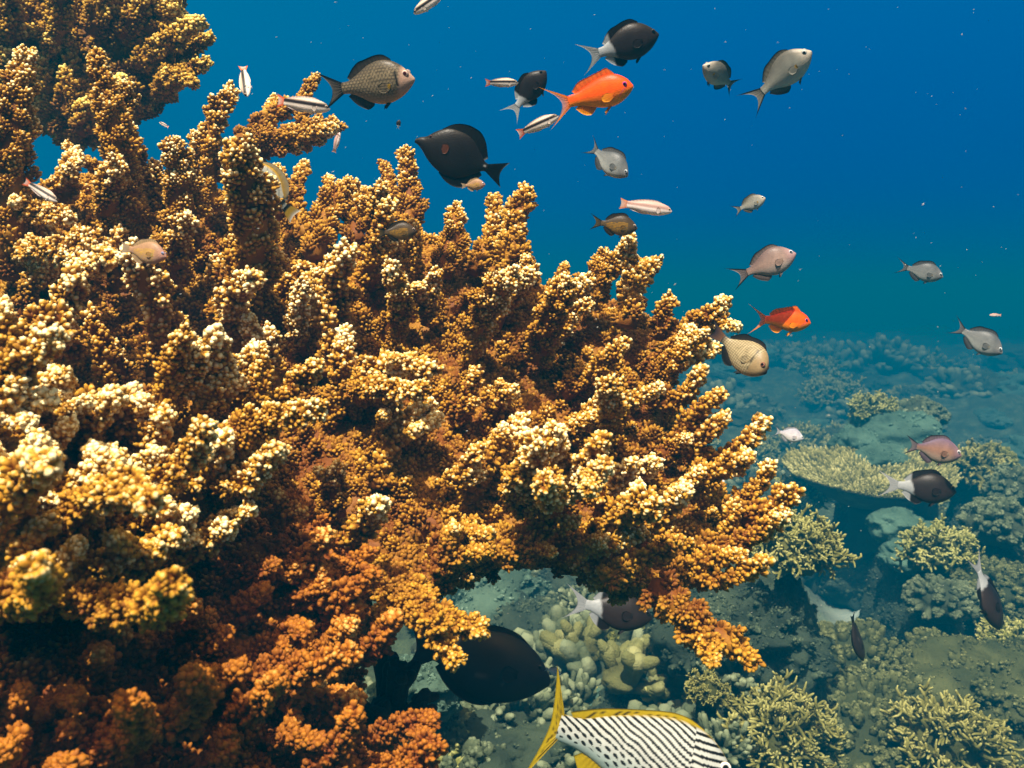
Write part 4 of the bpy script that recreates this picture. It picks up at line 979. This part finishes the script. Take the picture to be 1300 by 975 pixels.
retic = spec(**RT_, zs=1.05, gain=.5, ns=130, nm=96, eye=(.105, .07, .048), iris=H(120, 80, 66), pup=H(14, 10, 10), rim=H(40, 28, 26), tail=(.30, .28, .17, .15), skin=rt_skin,
             fc=lambda n, u, w, v: (mixc(H(150, 105, 70), H(70, 58, 66), w * 1.2) if n == 'tail_fin' else mixc(H(205, 180, 130), H(200, 178, 135), w) if n == 'pectoral_fin' else mixc(H(60, 50, 44), H(20, 18, 20), w * 1.5)) * (.85 + .3 * (np.sin(u * 60) > 0))[:, None], pec=(.33, -.03, .14))
# chevron butterflyfish
BF = dict(top=[(0, .0), (.06, .03), (.14, .09), (.28, .22), (.48, .30), (.68, .27), (.86, .14), (.95, .065), (1, .06)], bot=[(0, -.03), (.06, -.05), (.14, -.10), (.28, -.20), (.48, -.27), (.68, -.25), (.86, -.13), (.95, -.06), (1, -.055)],
          wid=[(0, .012), (.1, .03), (.3, .055), (.55, .05), (.85, .025), (1, .014)],
          fins=[('dorsal_fin', 1, .28, .93, (.02, .05, .06, .07, .08, .09, .03), .03), ('anal_fin', -1, .55, .93, (.02, .06, .08, .08, .02), .03)])
def bf_skin(s_, q, v):
    ch = np.sin((v[:, 0] * 60 - np.abs(v[:, 2]) * 55)) > .55; c = mixc(H(205, 205, 190), H(120, 130, 130), ch * .6)
    c = mixc(c, H(220, 170, 20), (np.abs(q) - .82) / .1 * .8)
    return mixc(c, BLK, np.maximum(np.exp(-((s_ - .09) / .03) ** 4), np.exp(-((s_ - .93) / .045) ** 4)))
def bf_fc(n, u, w, v):
    s_ = .5 - v[:, 0]
    if n == 'tail_fin': return mixc(mixc(H(20, 18, 18), H(205, 170, 40), (w - .25) / .1), H(225, 220, 205), (w - .7) / .2)
    return mixc(mixc(H(215, 170, 20), H(190, 180, 150), w), BLK, (s_ - .90) / .03)
bfly = spec(**BF, gain=.42, ns=120, nm=70, eye=(.10, .035, .024), iris=H(60, 60, 60), tail=(.20, .20, .17, .12), skin=bf_skin, fc=bf_fc, pec=(.33, -.05, .12), pelv=(.36, .14))
# striped sweetlips
SL_ = dict(top=[(0, -.03), (.03, .02), (.09, .09), (.2, .165), (.35, .195), (.55, .17), (.75, .115), (.9, .065), (1, .056)], bot=[(0, -.07), (.04, -.10), (.12, -.135), (.25, -.16), (.45, -.155), (.65, -.12), (.85, -.065), (1, -.05)],
           wid=[(0, .02), (.05, .055), (.15, .085), (.35, .10), (.55, .085), (.8, .045), (1, .02)],
           fins=[('dorsal_fin', 1, .24, .92, (.01, .022, .024, .022, .020, .020, .024, .028, .030, .016), .04), ('anal_fin', -1, .66, .82, (.02, .10, .09, .02), .06)])
def sl_skin(s_, q, v):
    x, z = v[:, 0], v[:, 2]; n_ = nz(v, 7, 3)
    w_ = z + .47 * np.clip(x, -.5, .28) + .009 * n_                       # stripes running down and forward
    ph = np.where(s_ < .30, z * .95 + .03 * np.sin(s_ * 6) + .47 * .2, w_)
    k = 185.0; st = np.sin(ph * k); row = np.floor(ph * k / 6.2832)
    lowq = np.clip((-.02 - q * 1.0 + (s_ - .45) * 1.0) / .5, 0, 1)        # breaks into spots low and to the rear
    t = x * 125 - z * 30 + row * 2.1 + 1.6 * n_; sp_ = np.sin(t)
    m = (st - .22 + lowq * (sp_ * .75 - .28)) > 0
    m = m & (q > -.72 + .25 * n_)
    c = mixc(H(214, 220, 214), H(176, 200, 194), (-q - .2) / .6)
    c = mixc(c, H(20, 17, 14), m * 1.0)
    return mixc(c, H(206, 176, 40), np.clip((q - .92) / .08, 0, 1) * .8)
def sl_fc(n, u, w, v):
    c = mixc(H(206, 176, 18), H(228, 200, 24), w)
    if n in ('dorsal_fin', 'tail_fin'):
        x, z = v[:, 0], v[:, 2]; spot = (np.sin(x * 150 + z * 40) * np.sin(z * 150 - x * 30) > .35) & (w < .75)
        c = mixc(c, H(26, 22, 14), spot * (1.0 if n == 'dorsal_fin' else .8))
        c = mixc(c, H(40, 34, 16), (w > .9) * (n == 'dorsal_fin') * .6)
    return c
sweet = spec(**SL_, own_pec=True, zs=1.22, gain=.5, ns=300, nm=200, eye=(.115, .065, .030), iris=H(215, 215, 205), pup=H(12, 12, 14), rim=H(120, 110, 80), tail=(.10, .11, .045, .24), lobe=1.3, skin=sl_skin, fc=sl_fc, pec=(.30, -.08, .24), pelv=(.36, .16))

# --- the shoal, one line per fish: head pixel, tail pixel, depth
fish('damselfish', greyd, (527, 100), (403, 117), 1.25, 'large grey brown damselfish with a dark eye, above the black tang and left of it', yaw=12)
fish('wrasse', wr, (419, 138), (348, 127), 1.2, 'white wrasse with a brown stripe touching the tail of the large grey damselfish')
fish('wrasse', wr, (314, 126), (308, 80), 1.35, 'dark striped white wrasse diving head down over the golden coral', yaw=25, flip=True)
fish('damselfish', blues, (263, 124), (288, 140), 1.9, 'small blue grey damselfish behind the top of the golden columns')
fish('wrasse', wr, (202, 155), (215, 162), 1.8, 'tiny striped fish against blue water beside the overhanging coral head', eyes=False)
fish('wrasse', wr, (525, 17), (570, -14), 1.2, 'pale wrasse cut off by the top edge of the frame', flip=False)
fish('tang', tang, (528, 176), (640, 222), 1.25, 'black tang with a long snout and an orange spot beside its gill', roll=0)
fish('damselfish', bicol, (507, 152), (505, 164), 1.6, 'tiny black and white fish left of the snout of the black tang', yaw=0, eyes=False)
fish('damselfish', rosey, (616, 234), (586, 236), 1.15, 'tiny yellowish damselfish overlapping the tail end of the black tang', yaw=10)
fish('wrasse', wr, (658, 105), (616, 105), 1.3, 'striped wrasse with orange tail corners touching the darker two toned fish', yaw=0)
fish('damselfish', bicol, (691, 92), (646, 148), 1.4, 'two toned dark fish with a white tail left of the large orange fish', yaw=15)
fish('damselfish', bicol, (836, 43), (735, 76), 1.3, 'large two toned dark fish with a white rear at the top above the orange fish', yaw=0)
fish('anthias', anth, (801, 108), (692, 138), 1.1, 'large bright orange fish with yellow fins and a forked tail in open water', yaw=12, group='orange fish')
fish('wrasse', wr, (709, 147), (658, 170), 1.2, 'striped wrasse just below the tail of the large orange fish')
fish('damselfish', slate, (797, 224), (739, 178), 1.35, 'slate grey damselfish heading down to the right under the large orange fish', yaw=10)
fish('wrasse', wrp, (853, 268), (787, 258), 1.3, 'plain pinkish slender wrasse in open water above the yellow lined fish')
fish('damselfish', linedd, (809, 290), (748, 281), 1.3, 'dark yellow lined damselfish below the pinkish slender wrasse')
fish('damselfish', silver, (893, 83), (942, 117), 1.5, 'round grey damselfish facing left near the top right', yaw=32)
fish('damselfish', silver, (1021, 72), (954, 126), 1.35, 'olive grey damselfish swimming up to the right near the top', yaw=30, roll=-8)
fish('damselfish', silver, (970, 252), (930, 269), 1.6, 'small pale grey damselfish alone in the middle of the blue water', yaw=15)
fish('damselfish', pinkish, (1009, 322), (929, 354), 1.4, 'pinkish grey damselfish above the smaller orange fish', yaw=5)
fish('anthias', anth, (1029, 409), (948, 405), 1.45, 'smaller slim orange fish above the reticulated fish', yaw=0, group='orange fish')
fish('damselfish', retic, (968, 470), (910, 424), 1.2, 'tan reticulated fish with a big eye at the right edge of the golden coral', yaw=38, roll=0)
fish('damselfish', slate, (1195, 351), (1138, 337), 1.8, 'grey damselfish with dark tail tips near the right edge, upper of two', yaw=10)
fish('damselfish', slate, (1268, 446), (1208, 412), 1.7, 'grey damselfish diving near the right edge below another grey one', yaw=20)
fish('damselfish', pale, (1020, 557), (980, 546), 1.9, 'small pale lilac damselfish over the far reef')
fish('damselfish', mauve, (1219, 578), (1144, 563), 1.9, 'mauve and brown damselfish just above the two toned fish at the table coral', yaw=5)
fish('damselfish', bicol, (1212, 624), (1120, 614), 1.9, 'two toned dark fish with a white tail over the rim of the table coral', yaw=5)
fish('damselfish', bicol, (1269, 799), (1233, 700), 2.0, 'vertical black fish with a white tail tip at the right edge', yaw=0, roll=62)
fish('wrasse', surg, (1096, 838), (1075, 778), 1.9, 'small thin dark fish pointing down in front of the knobby mound', roll=68)
fish('surgeonfish', surg, (699, 862), (512, 822), 2.2, 'big black surgeonfish under the golden coral')
fish('damselfish', bicol, (828, 785), (714, 762), 2.3, 'two toned dark fish with a white tail half hidden under the golden coral')
fish('sweetlips', sweet, (936, 1002), (682, 914), 1.02, 'white sweetlips with black stripes and yellow fins at the bottom edge', yaw=4)
fish('damselfish', rosey, (213, 326), (152, 314), 1.12, 'rosy yellow lined damselfish between the golden coral columns on the left', yaw=8)
fish('damselfish', linedd, (529, 293), (476, 296), 1.2, 'brown yellow lined damselfish in front of the golden fingers below the black tang')
fish('butterflyfish', bfly, (296, 204), (374, 274), 1.37, 'pale butterflyfish with a black bar half hidden behind the thickest coral column')
fish('wrasse', wr, (74, 256), (34, 232), 1.15, 'striped wrasse against the left coral columns', yaw=5)
fish('wrasse', wrp, (431, 168), (424, 193), 1.3, 'tiny slender pale fish hanging under the end of the side branch', eyes=False)
fish('damselfish', pale, (712, 856), (690, 848), 1.75, 'small pale bluish fish just in front of the head of the surgeonfish')
fish('damselfish', pale, (918, 606), (906, 630), 1.6, 'small pale fish in the gap at the right side of the golden coral')
fish('wrasse', wrp, (1256, 400), (1271, 400), 2.2, 'tiny pale slender fish far right above the diving grey damselfish', eyes=False)

# --- specks drifting in the water
def specks():
    rs = np.random.RandomState(5); n = 420
    d = rs.uniform(.7, 4.5, n); px = rs.uniform(150, 1300, n); py = rs.uniform(0, 800, n)
    c = P(px, py, d); dr = nrm(np.array((1, .2, .35)) + rs.normal(0, .35, (n, 3)))
    mb = MB(); add_domes(mb, c, dr, rs.uniform(.0002, .0006, n) * (d ** .6), rs.uniform(1, 3.5, n), rs.uniform(.2, 1, n), dome_template(5, ((-1, .1), (-.4, .9), (.4, .9)), 1))
    tag(mb.build('plankton', reef_mat('plankton', (.25, .25, .22), (.4, .4, .36), (.6, .6, .55))), 'pale specks drifting in the blue water', kind='stuff')
specks()
